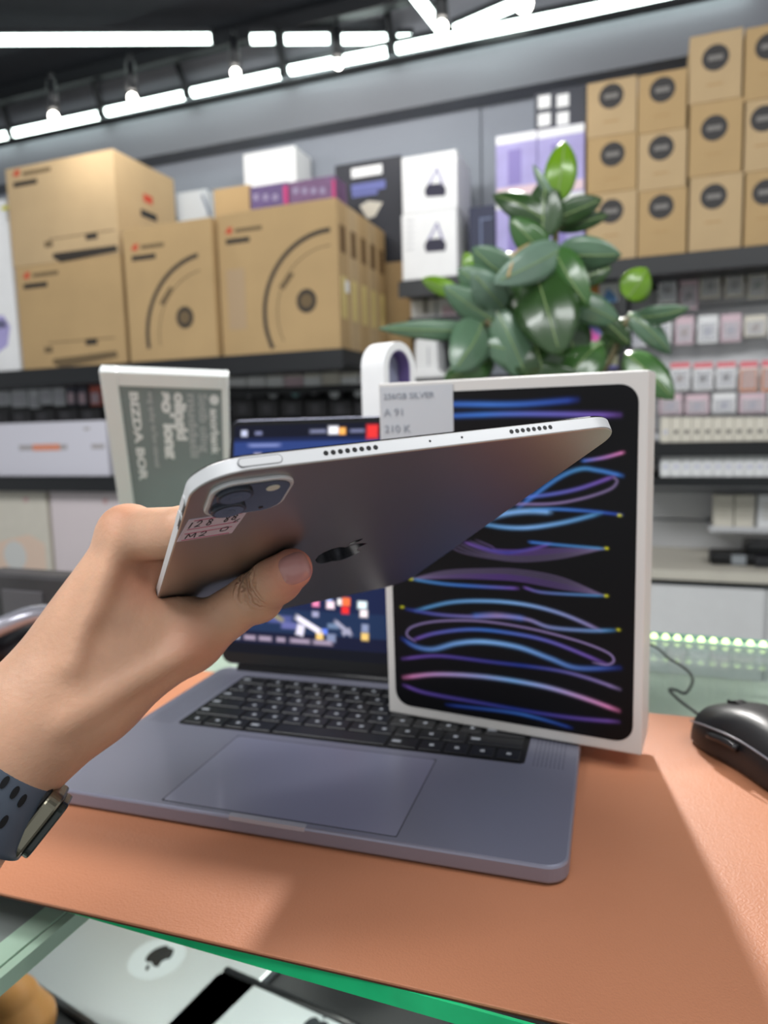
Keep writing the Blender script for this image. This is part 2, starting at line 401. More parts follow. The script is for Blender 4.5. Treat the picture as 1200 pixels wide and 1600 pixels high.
# white sticker scraps
# --- lilac boxes
pz = {}
for i, (x0, x1, y0, y1) in enumerate([(775, 839, 308, 386), (840, 913, 302, 384), (775, 839, 208, 308), (840, 913, 197, 302)]):
    c, r = i % 2, i // 2
    it = Item('gadget_box', f'lilac printed box with white top band, {"lower" if r == 0 else "upper"} {"left" if c == 0 else "right"} of four behind the plant', 'box', x0, x1, y0, y1, -.3, .16, lilac, z0=ZR + .0005 if r == 0 else pz[c], group='lilac boxes behind the plant')
    pz[c] = it.top + .0005
    flat_rect('white_band', 0.001, it.w - .001, it.h * .86, it.h - .002, white, it.t)
    flat_rect('product_print', it.w * .3, it.w * .62, it.h * .2, it.h * .75, mat('violet_print', (140, 128, 190), .6), it.t)
    flat_rect('pink_band', 0.002, it.w - .002, .003, it.h * .17, pinkp, it.t)
it = Item('gadget_box', 'dark grey box with four white squares on top of the lilac boxes', 'box', 835, 917, 139, 203, -.29, .14, mat('charcoal_card', (66, 68, 76), .6), z0=pz[1])
for (x, y) in ((851, 160), (880, 158), (851, 188), (880, 186)): it.rect('white_square', x - 10, y - 11, x + 9, y + 9, white)
# --- navy box
it = Item('gadget_box', 'dark navy box with a pale outline between white boxes and lilac boxes', 'box', 733, 774, 322, 414, -.3, .15, navy, z0=ZR + .0005)
it.rect('pale_outline', 750, 340, 753, 405, mat('pale_blue_ink', (110, 120, 150), .6)); it.rect('pale_outline', 753, 340, 768, 343, mat('pale_blue_ink', (110, 120, 150), .6))
# --- white boxes with bag-like device picture
wz = ZR + .0005
for r, (y0, y1, cy) in enumerate(((330, 421, 378), (240, 330, 292))):
    it = Item('appliance_box', f'white box picturing a dark device, {"lower" if r == 0 else "upper"} of the pair beside the black box', 'box', 628, 714, y0, y1, -.33, .2, white, z0=wz, group='white boxes with dark device picture')
    wz = it.top + .0005
    it.poly('device_picture', [(663, cy + 6), (668, cy - 4), (690, cy - 6), (697, cy + 2), (696, cy + 14), (666, cy + 16)], mat('dark_device_print', (44, 42, 62), .6))
    for q in ((668, 682), (690, 681)): it.poly('handle_picture', [(q[0], cy - 3), (q[0] + 4, cy - 3), (q[1] + 3, cy - 30), (q[1], cy - 30)], mat('violet_grey_print', (140, 136, 176), .6))
    for k in range(6): it.rect('text_line', 634, cy - 34 + k * 9, 646, cy - 32 + k * 9, mat('light_grey_print', (196, 196, 200), .6))
# --- black box with white lettering
itk = Item('carton_box', 'plain brown carton under the black box, right of the long row of cartons', 'box', 560, 642, 411, 545, -.16, .14, kraft, z0=ZA + .0005)
itb = Item('gadget_box', 'large black box with white lettering and a pale device picture', 'box', 525, 628, 250, 411, -.16, .14, mat('black_card', (32, 34, 44), .5), z0=itk.top + .0005)
for x0, x1, y0, y1, m in ((549, 597, 260, 275, white), (549, 602, 285, 298, mat('blue_grey_ink', (104, 110, 170), .6)), (550, 590, 300, 306, mat('blue_grey_ink', (104, 110, 170), .6))): itb.rect('lettering', x0, y0, x1, y1, m)
itb.poly('device_picture', [(562, 322), (575, 314), (598, 316), (586, 338), (574, 342)], mat('beige_print', (206, 200, 186), .6))
# --- small boxes behind the row
itm = Item('carton_box', 'small brown carton standing upright on the big round-print carton', 'box', 333, 389, 260, 331, -.42, .12, kraft, z0=None)
zrow = atN(435, 318, -.62)[1]
#==================================================================== BIG CARTONS, LEFT
def logo_lines(it, x, y, w=44):
    it.poly('red_mark', [(x, y + 5), (x + 4, y - 4), (x + 11, y - 5), (x + 9, y + 6)], red_m)
    it.rect('grey_lettering', x + 15, y - 5, x + 15 + w, y + 1, ink2)
    it.rect('black_lettering', x + 1, y + 12, x + 38, y + 20, ink)
itL = Item('large_carton', 'lower of the two stacked large brown cartons at the far left', 'box', 29, 194, 407, 570, -.62, .34, kraft, z0=ZA + .0005)
itU = Item('large_carton', 'upper large brown carton with open side face and hand slot, far left', 'box', 13, 182, 247, 407, -.62, .34, kraft2, z0=itL.top + .0005)
logo_lines(itU, 20, 270); logo_lines(itL, 36, 430, 40)
for it, dy in ((itU, 0), (itL, 165)):
    it.poly('device_drawing', [(82, 402 + dy), (84, 396 + dy), (182, 383 + dy), (184, 393 + dy), (95, 410 + dy)], ink if dy == 0 else ink2)
    it.rect('thin_line', 76, 366 + dy, 180, 367.5 + dy, ink2); it.rect('small_print', 134, 364 + dy, 152, 374 + dy, ink); it.rect('small_print', 70, 377 + dy, 82, 386 + dy, ink2)
    box('top_tape', it.w / 2 - .025, it.w / 2 + .025, -.0006, it.d, it.h - .0004, it.h + .0001, tape, it.t)
bm = bmesh.new(); abox(bm, itU.w - .0004, itU.w + .0008, .13, .22, itU.h * .46, itU.h * .53)
bmo('hand_slot', bm, blackp, itU.t)
bm = bmesh.new(); abox(bm, itU.w - .0004, itU.w + .0008, .15, .20, itU.h * .62, itU.h * .7); bmo('red_mark', bm, red_m, itU.t)
bm = bmesh.new(); abox(bm, itU.w - .0004, itU.w + .0008, .09, .22, itU.h * .1, itU.h * .33); bmo('side_label', bm, ink2 if False else kraft, itU.t)
itM = Item('large_carton', 'brown carton with round vacuum drawing between the stack and the front row', 'box', 197, 335, 348, 560, -.645, .12, kraft, z0=ZA + .0005)
logo_lines(itM, 205, 386, 36)
def vac(it, cx, cy, rpx, hx, hy, a0, a1, hubr):
    a, z = it.loc(cx, cy); a2 = it.loc(cx + rpx, cy)[0]; R = abs(a2 - a)
    flat_arc('vacuum_outline', a, z, R - .014, R, a0, a1, ink, it.t)
    flat_arc('inner_outline', a, z, R * .78, R * .78 + .003, a0, a1, ink2, it.t)
    hx_, hz_ = it.loc(hx, hy); flat('vacuum_hub', disc(hx_, hz_, hubr, sx=.95), 0, ink, it.t, .0008)
    flat('hub_ring', disc(hx_, hz_, hubr * .6), -.0008, ink2, it.t, .0004)
vac(itM, 330, 520, 110, 289, 496, 98, 188, .036)
itM.poly('small_button', [(249, 474), (265, 448), (272, 451), (257, 478)], ink2)
row = []
for k in range(5):
    n = -.62 + k * .088
    lab = ['brown carton with large round vacuum drawing, nearest of the row of five', 'second brown carton behind the round-drawing carton', 'third brown carton in the row behind the round-drawing carton', 'fourth brown carton in the row, near the shelf end', 'last brown carton of the row, beside the black box'][k]
    if k == 0:
        it = Item('large_carton', lab, 'box', 343, 529, 321, 553, n, .085, kraft, z0=ZA + .0005, group='row of brown vacuum cartons'); first = it
        rw, rh = it.w, it.h
    else:
        it = Item.__new__(Item); it.s0 = first.s0; it.s1 = first.s1; it.z0 = first.z0; it.h = first.h; it.w = first.w; it.n = n; it.d = .085; it.top = first.top
        it.t = wthing('large_carton', lab, 'box', it.s0, n, it.z0, 'row of brown vacuum cartons'); box('carton', 0, it.w, 0, .085, 0, it.h, (kraft, kraft2)[k % 2], it.t, .002)
    bm = bmesh.new(); abox(bm, it.w - .0002, it.w + .0008, .02, .066, it.h * .66, it.h * .84); bmo('side_picture', bm, mat('brown_print', (110, 84, 52), .8), it.t)
    bm = bmesh.new(); abox(bm, it.w - .0002, it.w + .0009, .018, .062, it.h * .22, it.h * .5); bmo('yellow_label', bm, mat('pale_yellow_label', (214, 194, 128), .5), it.t)
    if k == 0:
        bm = bmesh.new(); abox(bm, it.w + .0009, it.w + .0014, .05, .08, it.h * .4, it.h * .48); bmo('white_sticker', bm, white, it.t)
logo_lines(first, 352, 360, 42)
vac(first, 520, 484, 118, 479, 470, 90, 206, .037)
first.poly('small_button', [(436, 448), (452, 425), (460, 428), (443, 453)], ink2)
first.rect('grey_label', 356, 420, 384, 515, mat('faded_label', (176, 150, 118), .7))
# items standing on the row of cartons
zt = first.top + .0005
itm.t.location.z = zt
itp = Item('small_box', 'dark purple printed box on the row of cartons', 'box', 391, 450, 288, 320, -.42, .1, purp, z0=zt)
itp.rect('magenta_end', 443, 290, 450, 319, magen, th=.001)
for k in range(3): itp.rect('lettering', 396 + k * 15, 303, 404 + k * 15, 313, mat('lilac_grey_ink', (150, 140, 170), .6))
itp2 = Item('small_box', 'purple and pink printed box left of the black box', 'box', 451, 524, 279, 316, -.42, .1, mat('mauve_print', (112, 84, 118), .6, noise=.2, nscale=30), z0=zt)
itp2.rect('magenta_end', 519, 281, 524, 310, magen, th=.001)
for k in range(4): itp2.rect('lettering', 458 + k * 14, 293, 466 + k * 14, 303, mat('lilac_grey_ink', (150, 140, 170), .6))
itw = Item('appliance_box', 'plain white box standing behind the small purple boxes', 'box', 381, 462, 234, 300, -.165, .14, white, z0=ZA + .0005)
itw.rect('small_mark', 440, 250, 443, 258, mat('light_grey_print', (196, 196, 200), .6))
it = Item('appliance_box', 'pale grey box behind the middle brown carton', 'box', 278, 325, 298, 420, -.25, .14, mat('pale_grey_card', (205, 210, 214), .5), z0=ZA + .0005)
it.poly('grey_curve_print', [(314, 305), (317, 303), (330, 335), (326, 336)], mat('slate_print', (110, 120, 140), .6))
# left edge white box
it = Item('appliance_box', 'white box with a lilac picture at the left edge of the shelf', 'box', -120, 23, 357, 578, -.6, .3, white, z0=ZA + .0005)
it.poly('lilac_picture', [(-40, 505), (5, 492), (16, 510), (12, 540), (-10, 556), (-40, 556)], lilac); it.rect('dark_band', -30, 502, 10, 514, mat('slate_print', (110, 120, 140), .6))
it2 = Item('appliance_box', 'white box with a yellow mark lying on the left edge box', 'box', -120, 9, 322, 357, -.58, .25, white, z0=it.top + .0005)
it2.rect('yellow_mark', 2, 322, 13, 328, mat('yellow_print', (214, 206, 60), .6))

#==================================================================== LOWER LEFT
# row of small boxes under the big shelf
xs = [357 + i * 29.2 for i in range(9)]
for i in range(8):
    m = [white, white, white, pinkp, white, cream, white, white][i]
    it = Item('small_box', ['white', 'white', 'white', 'pink', 'white', 'cream', 'white', 'white'][i] + f' slim box under the thick shelf, {ORD[i]}', 'box', xs[i], xs[i + 1] - 2, 582, 604, -.38, .08, m, group='slim boxes under the thick shelf')
    box('lid_flap', .002, it.w - .002, -.0006, .002, it.h * .7, it.h - .001, cream, it.t)
zledge = atN(470, 604, -.38)[1]
shelf('thin dark ledge under the slim white boxes', atN(350, 604, -.4)[0], .11, -.39, -.02, zledge - .0005, .012)
hp = mat('pale_grey_blister', (200, 200, 206), .3)
for i, (x0, x1, y0, y1, m) in enumerate([(366, 412, 606, 622, 'g'), (418, 436, 604, 624, 'w'), (447, 477, 605, 622, 't'), (482, 500, 606, 618, 'g'), (512, 534, 604, 624, 'w'), (550, 570, 606, 622, 'w')]):
    mm = {'g': mat('grey_pack', (150, 150, 155), .3), 'w': mat('white_pack', (225, 228, 230), .3), 't': mat('teal_pack', (150, 196, 196), .3)}[m]
    it = Item('accessory_pack', f'{dict(g="grey", w="white", t="pale teal")[m]} hanging pack above the laptop lid, {ORD[i]}', 'pack', x0, x1, y0, y1, -.25, .02, mat('dark_card', (50, 50, 54), .5), group='hanging packs above the laptop lid', bev=.001)
    flat('round_pack_front', disc(it.w / 2, it.h / 2, it.h * .42, 16), 0, mm, it.t, .004)
    cyl('hook', (it.w / 2, .015, it.h * .98), (it.w / 2, .228, it.h * .98), .002, .002, black, it.t, 6)
    it2 = Item('accessory_box', f'dark box behind the laptop lid, {ORD[i]}', 'box', 362 + i * 38, 396 + i * 38, 626, 652, -.3, .05, mat('dark_grey_card', (52, 50, 52), .5, noise=.2, nscale=20), group='dark boxes behind the laptop lid')
    flat_rect('lighter_panel', it2.w * .3, it2.w * .7, it2.h * .2, it2.h * .8, mat('mid_grey_card', (82, 80, 84), .5), it2.t)
_, zl = atN(470, 652, -.3)
shelf('dark ledge behind the top of the laptop lid', atN(350, 604, -.4)[0], .11, -.32, -.02, zl - .0005, .012)
for i, (x0, x1, y0, y1, c) in enumerate([(-22, 14, 604, 634, 'w'), (17, 42, 602, 636, 'w'), (45, 60, 608, 638, 'w'), (62, 80, 600, 632, 'w'), (82, 101, 598, 634, 'w'), (104, 118, 600, 634, 'd'), (121, 136, 600, 634, 'd'), (140, 158, 600, 634, 'r')]):
    m = {'w': mat('white_pack', (225, 228, 230), .3), 'd': mat('slate_pack', (84, 84, 98), .4), 'r': mat('coral_pack', (214, 110, 92), .5)}[c]
    it = Item('accessory_pack', f'{dict(w="white", d="dark", r="coral red")[c]} hanging pack at the far left under the thick shelf, {ORD[i]}', 'pack', x0, x1, y0, y1, -.35, .02, m, group='hanging packs at the far left', bev=.002)
    flat_rect('blister', it.w * .15, it.w * .85, it.h * .1, it.h * .6, hp if c == 'w' else pinkp, it.t, 0, .004)
    cyl('hook', (it.w / 2, .015, it.h * .98), (it.w / 2, .328, it.h * .98), .002, .002, black, it.t, 6)
for i in range(5):
    it = Item('accessory_box', f'black box on top of the long white box, {ORD[i]}', 'box', -20 + i * 36, 13 + i * 36, 638, 658, -.4, .06, mat('dark_grey_card', (52, 50, 52), .5, noise=.2, nscale=20), group='black boxes above the long white box')
    flat_rect('lighter_panel', it.w * .2, it.w * .6, it.h * .2, it.h * .8, mat('mid_grey_card', (82, 80, 84), .5), it.t)
it = Item('long_box', 'long white box with a thin orange and grey picture at the left', 'box', -160, 168, 662, 745, -.52, .3, mat('cool_white_card', (224, 222, 232), .45), z0=zB + .0005)
it.rect('orange_picture', 51, 694, 94, 704, mat('salmon_print', (232, 150, 118), .5), th=.001); it.rect('grey_picture', 30, 695, 105, 703, mat('grey_soft_print', (176, 170, 170), .5)); it.rect('grey_picture', 143, 694, 163, 701, mat('grey_soft_print', (176, 170, 170), .5)); it.rect('small_mark', 131, 668, 140, 672, mat('grey_soft_print', (176, 170, 170), .5))
topL = it.top
for o in [o for o in COL.objects if o.get('group') == 'black boxes above the long white box']: o.location.z = topL + .0005
it = Item('appliance_box', 'pale upright box picturing a round white appliance, lower left shelf', 'box', -110, 77, 767, 922, -.5, .2, cream, z0=zC + .0005)
it.poly('peach_picture', [(-60, 870), (5, 845), (45, 835), (70, 850), (74, 905), (-60, 905)], mat('peach_print', (236, 210, 190), .6))
a, z = it.loc(24, 868); flat('round_appliance', disc(a, z, .062, 28), -.0008, mat('pearl_print', (220, 220, 216), .5), it.t, .0006)
flat('gold_shape', [(a - .03, z - .062), (a + .035, z - .062), (a + .02, z - .082), (a - .015, z - .082)], -.0008, mat('gold_print', (224, 196, 140), .6), it.t, .0005)  # gold shape printed below the appliance picture
it.poly('small_rose_mark', [(36, 778), (43, 776), (45, 783), (38, 785)], mat('rose_print', (216, 176, 176), .6))
it = Item('appliance_box', 'plain pale upright box beside the appliance picture box', 'box', 83, 240, 765, 920, -.5, .2, mat('rosy_white_card', (228, 216, 218), .5, noise=.03, nscale=3), z0=zC + .0005)
it.poly('small_rose_mark', [(160, 780), (167, 778), (169, 786), (162, 788)], mat('rose_print', (216, 176, 176), .6))

#==================================================================== RIGHT: hanging packs and small boxes
def pack(x0, x1, y0, y1, kind, label, grp, n=-.12):
    m = {'w': white, 'c': cream, 'p': pinkp, 'o': mat('orange_pack', (226, 112, 50), .5)}[kind]
    it = Item('accessory_pack', label, 'pack', x0, x1, y0, y1, n, .012, m, group=grp, bev=.0015)
    return it
mk = {'k': mat('dark_mark', (96, 88, 84), .5), 'b': mat('blue_mark', (120, 170, 214), .5), 'n': mat('brown_mark', (176, 150, 136), .5), 'g': mat('green_mark', (110, 132, 96), .5), 'r': mat('red_mark_print', (214, 80, 70), .5), 's': mat('lilac_grey_mark', (190, 190, 210), .5), 'o': mat('deep_orange', (226, 130, 50), .5)}
R1 = [(1028, 1057, 424, 474, 'w', 'k'), (1062, 1091, 432, 484, 'p', 'k'), (1093, 1126, 422, 466, 'c', 'k'), (1132, 1163, 420, 464, 'c', 'k'), (1168, 1200, 418, 466, 'c', 'g'), (1204, 1236, 416, 462, 'w', 'k')]
R2 = [(988, 1010, 497, 542, 'w', 's'), (1016, 1049, 495, 538, 'w', 'b'), (1055, 1084, 494, 538, 'p', 'n'), (1090, 1122, 492, 536, 'w', 's'), (1126, 1158, 490, 534, 'p', 's'), (1163, 1198, 492, 526, 'c', 'n'), (1202, 1236, 490, 530, 'w', 's')]
R3 = [(1047, 1078, 566, 610, 'w', 'n'), (1083, 1114, 566, 610, 'w', 'k'), (1119, 1150, 565, 608, 'w', 'k'), (1155, 1184, 564, 612, 'w', 'o'), (1189, 1222, 562, 612, 'w', 'o')]
R4 = [(1030, 1066, 616, 648, 'p', 's'), (1071, 1108, 616, 648, 'p', 's'), (1113, 1150, 614, 646, 'w', 's'), (1155, 1196, 614, 646, 'p', 's'), (1200, 1236, 614, 646, 'w', 's')]
for rn, (R, rname) in enumerate(((R1, 'top'), (R2, 'second'), (R3, 'pink-topped third'), (R4, 'fourth'))):
    for i, (x0, x1, y0, y1, k, mark) in enumerate(R):
        it = pack(x0, x1, y0, y1, k, f'small hanging pack in the {rname} row, {ORD[i]}', f'{rname} row of hanging packs')
        c = (it.w / 2, it.h * .42)
        if rn == 2:
            flat_rect('pink_header', .001, it.w - .001, it.h * .8, it.h - .001, mat('coral_header', (232, 120, 130), .5), it.t)
        if mark == 'o': flat_rect('orange_panel', .002, it.w - .002, .002, it.h * .74, mk['o'], it.t)
        else: flat('product_mark', [(c[0] - .012, c[1] - .008), (c[0] - .004, c[1] + .012), (c[0] + .012, c[1] + .008), (c[0] + .006, c[1] - .012)], 0, mk[mark], it.t, .001)
        flat_rect('blister', it.w * .1, it.w * .9, it.h * .08, it.h * .72, blistr, it.t, -.001, .006)
        cyl('hook', (it.w / 2, .008, it.h * .97), (it.w / 2, .098, it.h * .97), .0018, .0018, alu, it.t, 6)
for rname, y0, y1, zt_, dx, mm in (('upper', 652, 691, z1, 16.4, cream), ('lower', 707, 745, z2, 16.4, white)):
    x = 1032; i = 0
    while x < 1225:
        it = Item('small_box', f'small pale box in the {rname} long row, {ORD[min(i, 12)]}', 'box', x, x + dx - .8, y0, y1, -.33, .1, mm, z0=zt_ + .0005, group=f'small boxes in the {rname} row', bev=.0012)
        a = it.w / 2; z = it.h * .42
        flat('product_mark', [(a - .007, z - .004), (a - .002, z + .008), (a + .008, z + .004), (a + .003, z - .008)], 0, mk['k'] if rname == 'upper' and 0 < i else mk['s'], it.t, .0008)
        x += dx; i += 1
# cream boxes hanging in open bay + small ledge
zl = atN(1150, 825, -.2)[1]
for i, (x0, x1, m) in enumerate(((1115, 1146, cream), (1148, 1179, cream), (1184, 1222, white))):
    it = Item('small_box', ['left cream box on the small ledge', 'right cream box on the small ledge', 'white box beside the two cream boxes on the ledge'][i], 'box', x0, x1, 773, 825, -.2, .06, m, z0=zl + .0005, group='boxes on the small ledge')
    for k in range(4): flat_rect('text_line', it.w * .2, it.w * .8, it.h * (.3 + .13 * k), it.h * (.33 + .13 * k), mat('faint_ink', (200, 192, 176), .6), it.t)
    box('lid_flap', .002, it.w - .002, -.0006, .002, it.h - .014, it.h - .002, m, it.t)
t = wthing('wall_ledge', 'small grey ledge under the cream boxes', 'shelf', atN(1108, 825, -.2)[0], -.21, zl - .012); box('board', 0, .34, 0, .185, 0, .012, slatm, t, .002); box('front_lip', 0, .34, -.004, 0, 0, .018, slatm, t)
# black device on white shelf
s, z = atN(1108, 880, -.3)
dv = wthing('card_terminal', 'black handheld devices in a pile on the white shelf at right', 'device', s, -.33, z3 + .0005)
box('body', 0, .17, 0, .09, 0, .04, blackp, dv, .012, 3); box('body', .1, .3, .02, .12, .028, .075, blackp, dv, .015, 3)
box('body', .12, .32, -.02, .06, 0, .035, mat('dark_grey_plastic', (40, 40, 44), .35), dv, .01, 3); flat_rect('grey_screen', .06, .1, .006, .035, mat('grey_screen_glass', (150, 155, 160), .2), dv, -.0205 + .02)
# items behind the plant (between posts)
it = Item('appliance_box', 'white box with orange and blue pictures beside the black post', 'box', 912, 973, 410, 480, -.2, .1, white, group=None)
it.rect('orange_picture', 921, 440, 936, 464, mat('orange_print', (226, 150, 80), .5)); it.poly('blue_picture', [(942, 465), (950, 450), (962, 462), (966, 478), (946, 472)], mat('blue_print', (110, 160, 214), .5)); it.rect('coral_corner', 914, 414, 922, 424, red_m)
zq = it.z0
shelf('dark middle shelf behind the plant', .22, .925, -.3, -.01, zq - .0005, .02)
it = Item('toy_box', 'white box with a blue picture among the leaves', 'box', 888, 910, 458, 480, -.2, .08, white, z0=zq + .0005); it.rect('blue_picture', 891, 462, 906, 472, mat('blue_print', (110, 160, 214), .5))
it = Item('toy_box', 'violet and pink picture box behind the leaves beside the post', 'box', 893, 974, 496, 580, -.2, .1, mat('violet_card', (112, 108, 178), .5, noise=.25, nscale=18))
for x, y, r in ((905, 515, 9), (920, 521, 8), (930, 528, 8), (955, 512, 9)):
    a, z = it.loc(x, y); flat('pink_flower_print', disc(a, z, r * .002, 10), 0, mat('hot_pink_print', (226, 90, 180), .5), it.t, .0008)
it.rect('pale_picture', 900, 552, 972, 572, mat('pale_olive_print', (150, 150, 120), .5, noise=.3, nscale=60))
zq2 = it.z0
shelf('lower dark shelf hidden behind the plant', .22, .925, -.3, -.01, zq2 - .0005, .02)
for i, (x0, x1, y0, y1) in enumerate(((642, 680, 448, 506), (683, 727, 450, 506))):
    it = Item('appliance_box', ['white box with a dark vertical mark just under the upper shelf', 'white box with a rosy mark just under the upper shelf'][i], 'box', x0, x1, y0, y1, -.2, .1, white)
    if i == 0: it.rect('dark_mark', 662, 462, 668, 490, mat('grey_mark', (120, 118, 112), .5))
    else: it.poly('rosy_mark', [(690, 480), (712, 474), (716, 496), (692, 498)], pinkp)
    if i == 0: zs_ = it.z0
shelf('short dark shelf under the two white boxes left of the plant', .24, .52, -.24, -.01, zs_ - .0005, .014)
it = Item('small_appliance', 'white upright appliance with flared foot left of the plant', 'appliance', 645, 687, 526, 588, -.25, .1, None, z0=zq2 + .0005)
prism('body', [(it.w * .05, 0.02), (it.w * .95, .02), (it.w * .9, it.h * .93), (it.w * .7, it.h), (it.w * .2, it.h), (it.w * .08, it.h * .9)], -.1, 0, white, it.t, axis='y', bev=.006)
prism('foot', [(-.01, 0), (it.w + .03, 0), (it.w * .95, .028), (.0, .028)], -.105, .004, white, it.t, axis='y', bev=.004)
flat_rect('grey_slot', it.w * .55, it.w * .62, it.h * .3, it.h * .75, mat('light_grey_print', (196, 196, 200), .6), it.t)

#==================================================================== CEILING LIGHTS
def led_tube(label, p0, p1, grp, r=.017):
    p0 = Vector(p0); p1 = Vector(p1); d = (p1 - p0); L = d.length
    o = thing('led_tube', label, 'light', p0, 0, grp); o.rotation_mode = 'QUATERNION'; o.rotation_quaternion = d.to_track_quat('X', 'Z')
    cyl('diffuser', (0, 0, 0), (L, 0, 0), r, r, led, o, 12)
    box('housing', 0, L, -r * 1.1, r * 1.1, r * .6, r * 1.6, black, o)
    for a in (0, L): cyl('end_cap', (a - .004, 0, 0), (a + .004, 0, 0), r * 1.08, r * 1.08, black, o, 12)
    return o
def P_N(x, y, n): s, z = atN(x, y, n); return wf(s, n, z)
names = ['leftmost', 'second', 'third', 'fourth', 'fifth']
for i, ((x0, y0), (x1, y1)) in enumerate([((-60, 226), (15, 210)), ((21, 208), (157, 179)), ((166, 175), (290, 148)), ((300, 145), (440, 115)), ((452, 110), (607, 80))]):
    led_tube(f'{names[i]} glowing tube of the row along the top of the back wall', P_N(x0, y0, -.14), P_N(x1, y1, -.14), 'tubes along the wall top')
led_tube('long glowing tube running along the wall top at right', P_N(619, 76, -.14), P_N(1180, -36, -.14), 'tubes along the wall top')
ZT = 2.60
for i, ((x0, x1), nm) in enumerate(zip(((-220, 332), (391, 430), (444, 516), (529, 606), (619, 684)), ('long glowing ceiling tube at the upper left', 'shortest glowing ceiling tube next to the track', 'second glowing ceiling tube right of the track', 'third glowing ceiling tube right of the track', 'glowing ceiling tube meeting the wall-top tube'))):
    led_tube(nm, atz(x0, 63 if x0 < 0 else 61, ZT), atz(min(x1, 664), 60, ZT), 'ceiling tubes in a line')
led_tube('slanting glowing tube at the top centre of the ceiling', atz(640, -18, 2.56), atz(688, 44, 2.5), 'slanting ceiling tubes')
led_tube('slanting glowing tube reaching the bright spotlight', atz(708, 48, 2.5), atz(815, 2, 2.56), 'slanting ceiling tubes')
rail = thing('light_track', 'black lighting track crossing the dark ceiling with hanging brackets', 'light fitting', (0, 0, 0))
def bar(name, a, b, wd, m, parent):
    a = Vector(a); b = Vector(b); d = b - a; L = d.length; bm = bmesh.new(); abox(bm, 0, L, -wd / 2, wd / 2, -wd / 2, wd / 2, .002)
    q = d.to_track_quat('X', 'Z').to_matrix().to_4x4(); bm.transform(Matrix.Translation(a) @ q); return bmo(name, bm, m, parent)
bar('track', atz(-60, 168, 2.66), atz(640, -8, 2.66), .05, black, rail)
bar('lower_rail', P_N(-60, 238, -.15), P_N(1180, -22, -.15), .022, black, rail)
for x0, y0, x1, y1 in ((2, 160, 19, 212), (143, 118, 162, 180), (277, 100, 295, 148), (430, 54, 447, 116), (604, 18, 614, 82), (515, 40, 522, 62)):
    bar('bracket', atz(x0, y0, 2.66), P_N(x1, y1, -.15), .022, black, rail)
def spot(x, y, d, label, ceil, pw=0, r=.022):
    p = Vector(atd(x, y, d)); o = thing('track_spotlight', label, 'light', p, 0, 'track spotlights')
    cyl('housing', (0, 0, .02), (0, 0, .11), r * 1.25, r * .9, black, o); cyl('stem', (0, 0, .1), (0, 0, ceil), .008, .008, black, o, 8)
    bm = bmesh.new(); bmesh.ops.create_uvsphere(bm, u_segments=14, v_segments=8, radius=r); bmo('bulb', bm, bulb, o, True)
    if pw:
        l = bpy.data.lights.new('bulb_light', 'SPOT' if pw > 50 else 'POINT'); l.energy = pw; l.shadow_soft_size = r * (2 if pw > 50 else 1); l.color = (1, .97, .93)
        lo = bpy.data.objects.new('bulb_light', l); COL.objects.link(lo); lo.location = p + Vector((0, 0, -.03))
        if pw > 50: l.spot_size = math.radians(62); l.spot_blend = .5; lo.location = p + Vector((0, -.03, -.03)); lo.rotation_euler = (Vector((.05, .45, .96)) - lo.location).to_track_quat('-Z', 'Y').to_euler()
    return o
for i, (x, y) in enumerate(((84, 182), (207, 153), (368, 114), (528, 100))):
    spot(x, y, 2.3, f'small round track spotlight {ORD[i]} below the dark track', .135, 1.6, .015)
spot(690, 42, 2.0, 'small spotlight where the slanting tubes meet', .16, 3, .017)
spot(819, 6, 1.82, 'brightest spotlight at the top of the picture', .2, 170, .022)
#==================================================================== GLASS COUNTER
ZG = .959
ctr = thing('display_counter', 'glass topped display counter with green glass edge under the brown mat', 'counter', cf(0, .2751, 0), CYAW)
DEP = .61
box('glass_top', -1.05, 1.3, 0.0005, DEP, ZG - .010, ZG - .0005, glassm, ctr, .0005)
ge = box('glass_edge', -1.05, 1.3, -.0012, .0004, ZG - .010, ZG - .0006, gedge, ctr)
box('glass_edge', -1.05, 1.3, DEP + .0002, DEP + .0015, ZG - .010, ZG - .0006, mat('pale_green_edge', (150, 214, 190), .2), ctr)
box('front_glass', -1.05, 1.3, DEP - .012, DEP - .004, .12, ZG - .011, glassm, ctr)
box('lower_shelf', -1.05, 1.3, .02, DEP - .015, .505, .52, mat('dark_shelf_board', (38, 40, 42), .5), ctr)
box('upper_shelf', -1.03, 1.27, .30, DEP - .015, .905, .915, mat('pale_shelf_board', (206, 210, 200), .5), ctr)
box('plinth', -1.05, 1.3, .02, DEP, .0, .12, mat('white_laminate', (226, 226, 224), .5), ctr)
for x in (-1.04, 1.29): box('side_panel', x - .01, x + .01, .01, DEP - .015, .12, ZG - .011, mat('white_laminate', (226, 226, 224), .5), ctr)
ls = thing('led_strip', 'glowing strip of small greenish lamps along the far glass edge', 'light', cf(-.05, .2755 + DEP - .028, ZG), CYAW)
box('strip', 0, 1.24, -.005, .005, 0, .0015, mat('strip_tape', (190, 220, 200), .5), ls)
beadm = mat('strip_lamp', (226, 250, 170), .5, emit=2.6)
bm = bmesh.new(); bmesh.ops.create_uvsphere(bm, u_segments=8, v_segments=5, radius=.0036)
bead = bmo('lamp_bead', bm, beadm, ls, True, (.01, 0, .003))
for i in range(1, 98):
    c = bead.copy(); COL.objects.link(c); c.location = (.01 + i * .0125, 0, .003)
l = bpy.data.lights.new('under_shelf_fill', 'AREA'); l.shape = 'RECTANGLE'; l.size = 1.4; l.size_y = .04; l.energy = 2.0; l.color = (.95, 1, .96)
lo = bpy.data.objects.new('under_shelf_fill', l); COL.objects.link(lo); lo.location = cf(-.2, .70, .900)  # unseen lamp added below the upper shelf to light the closed laptops
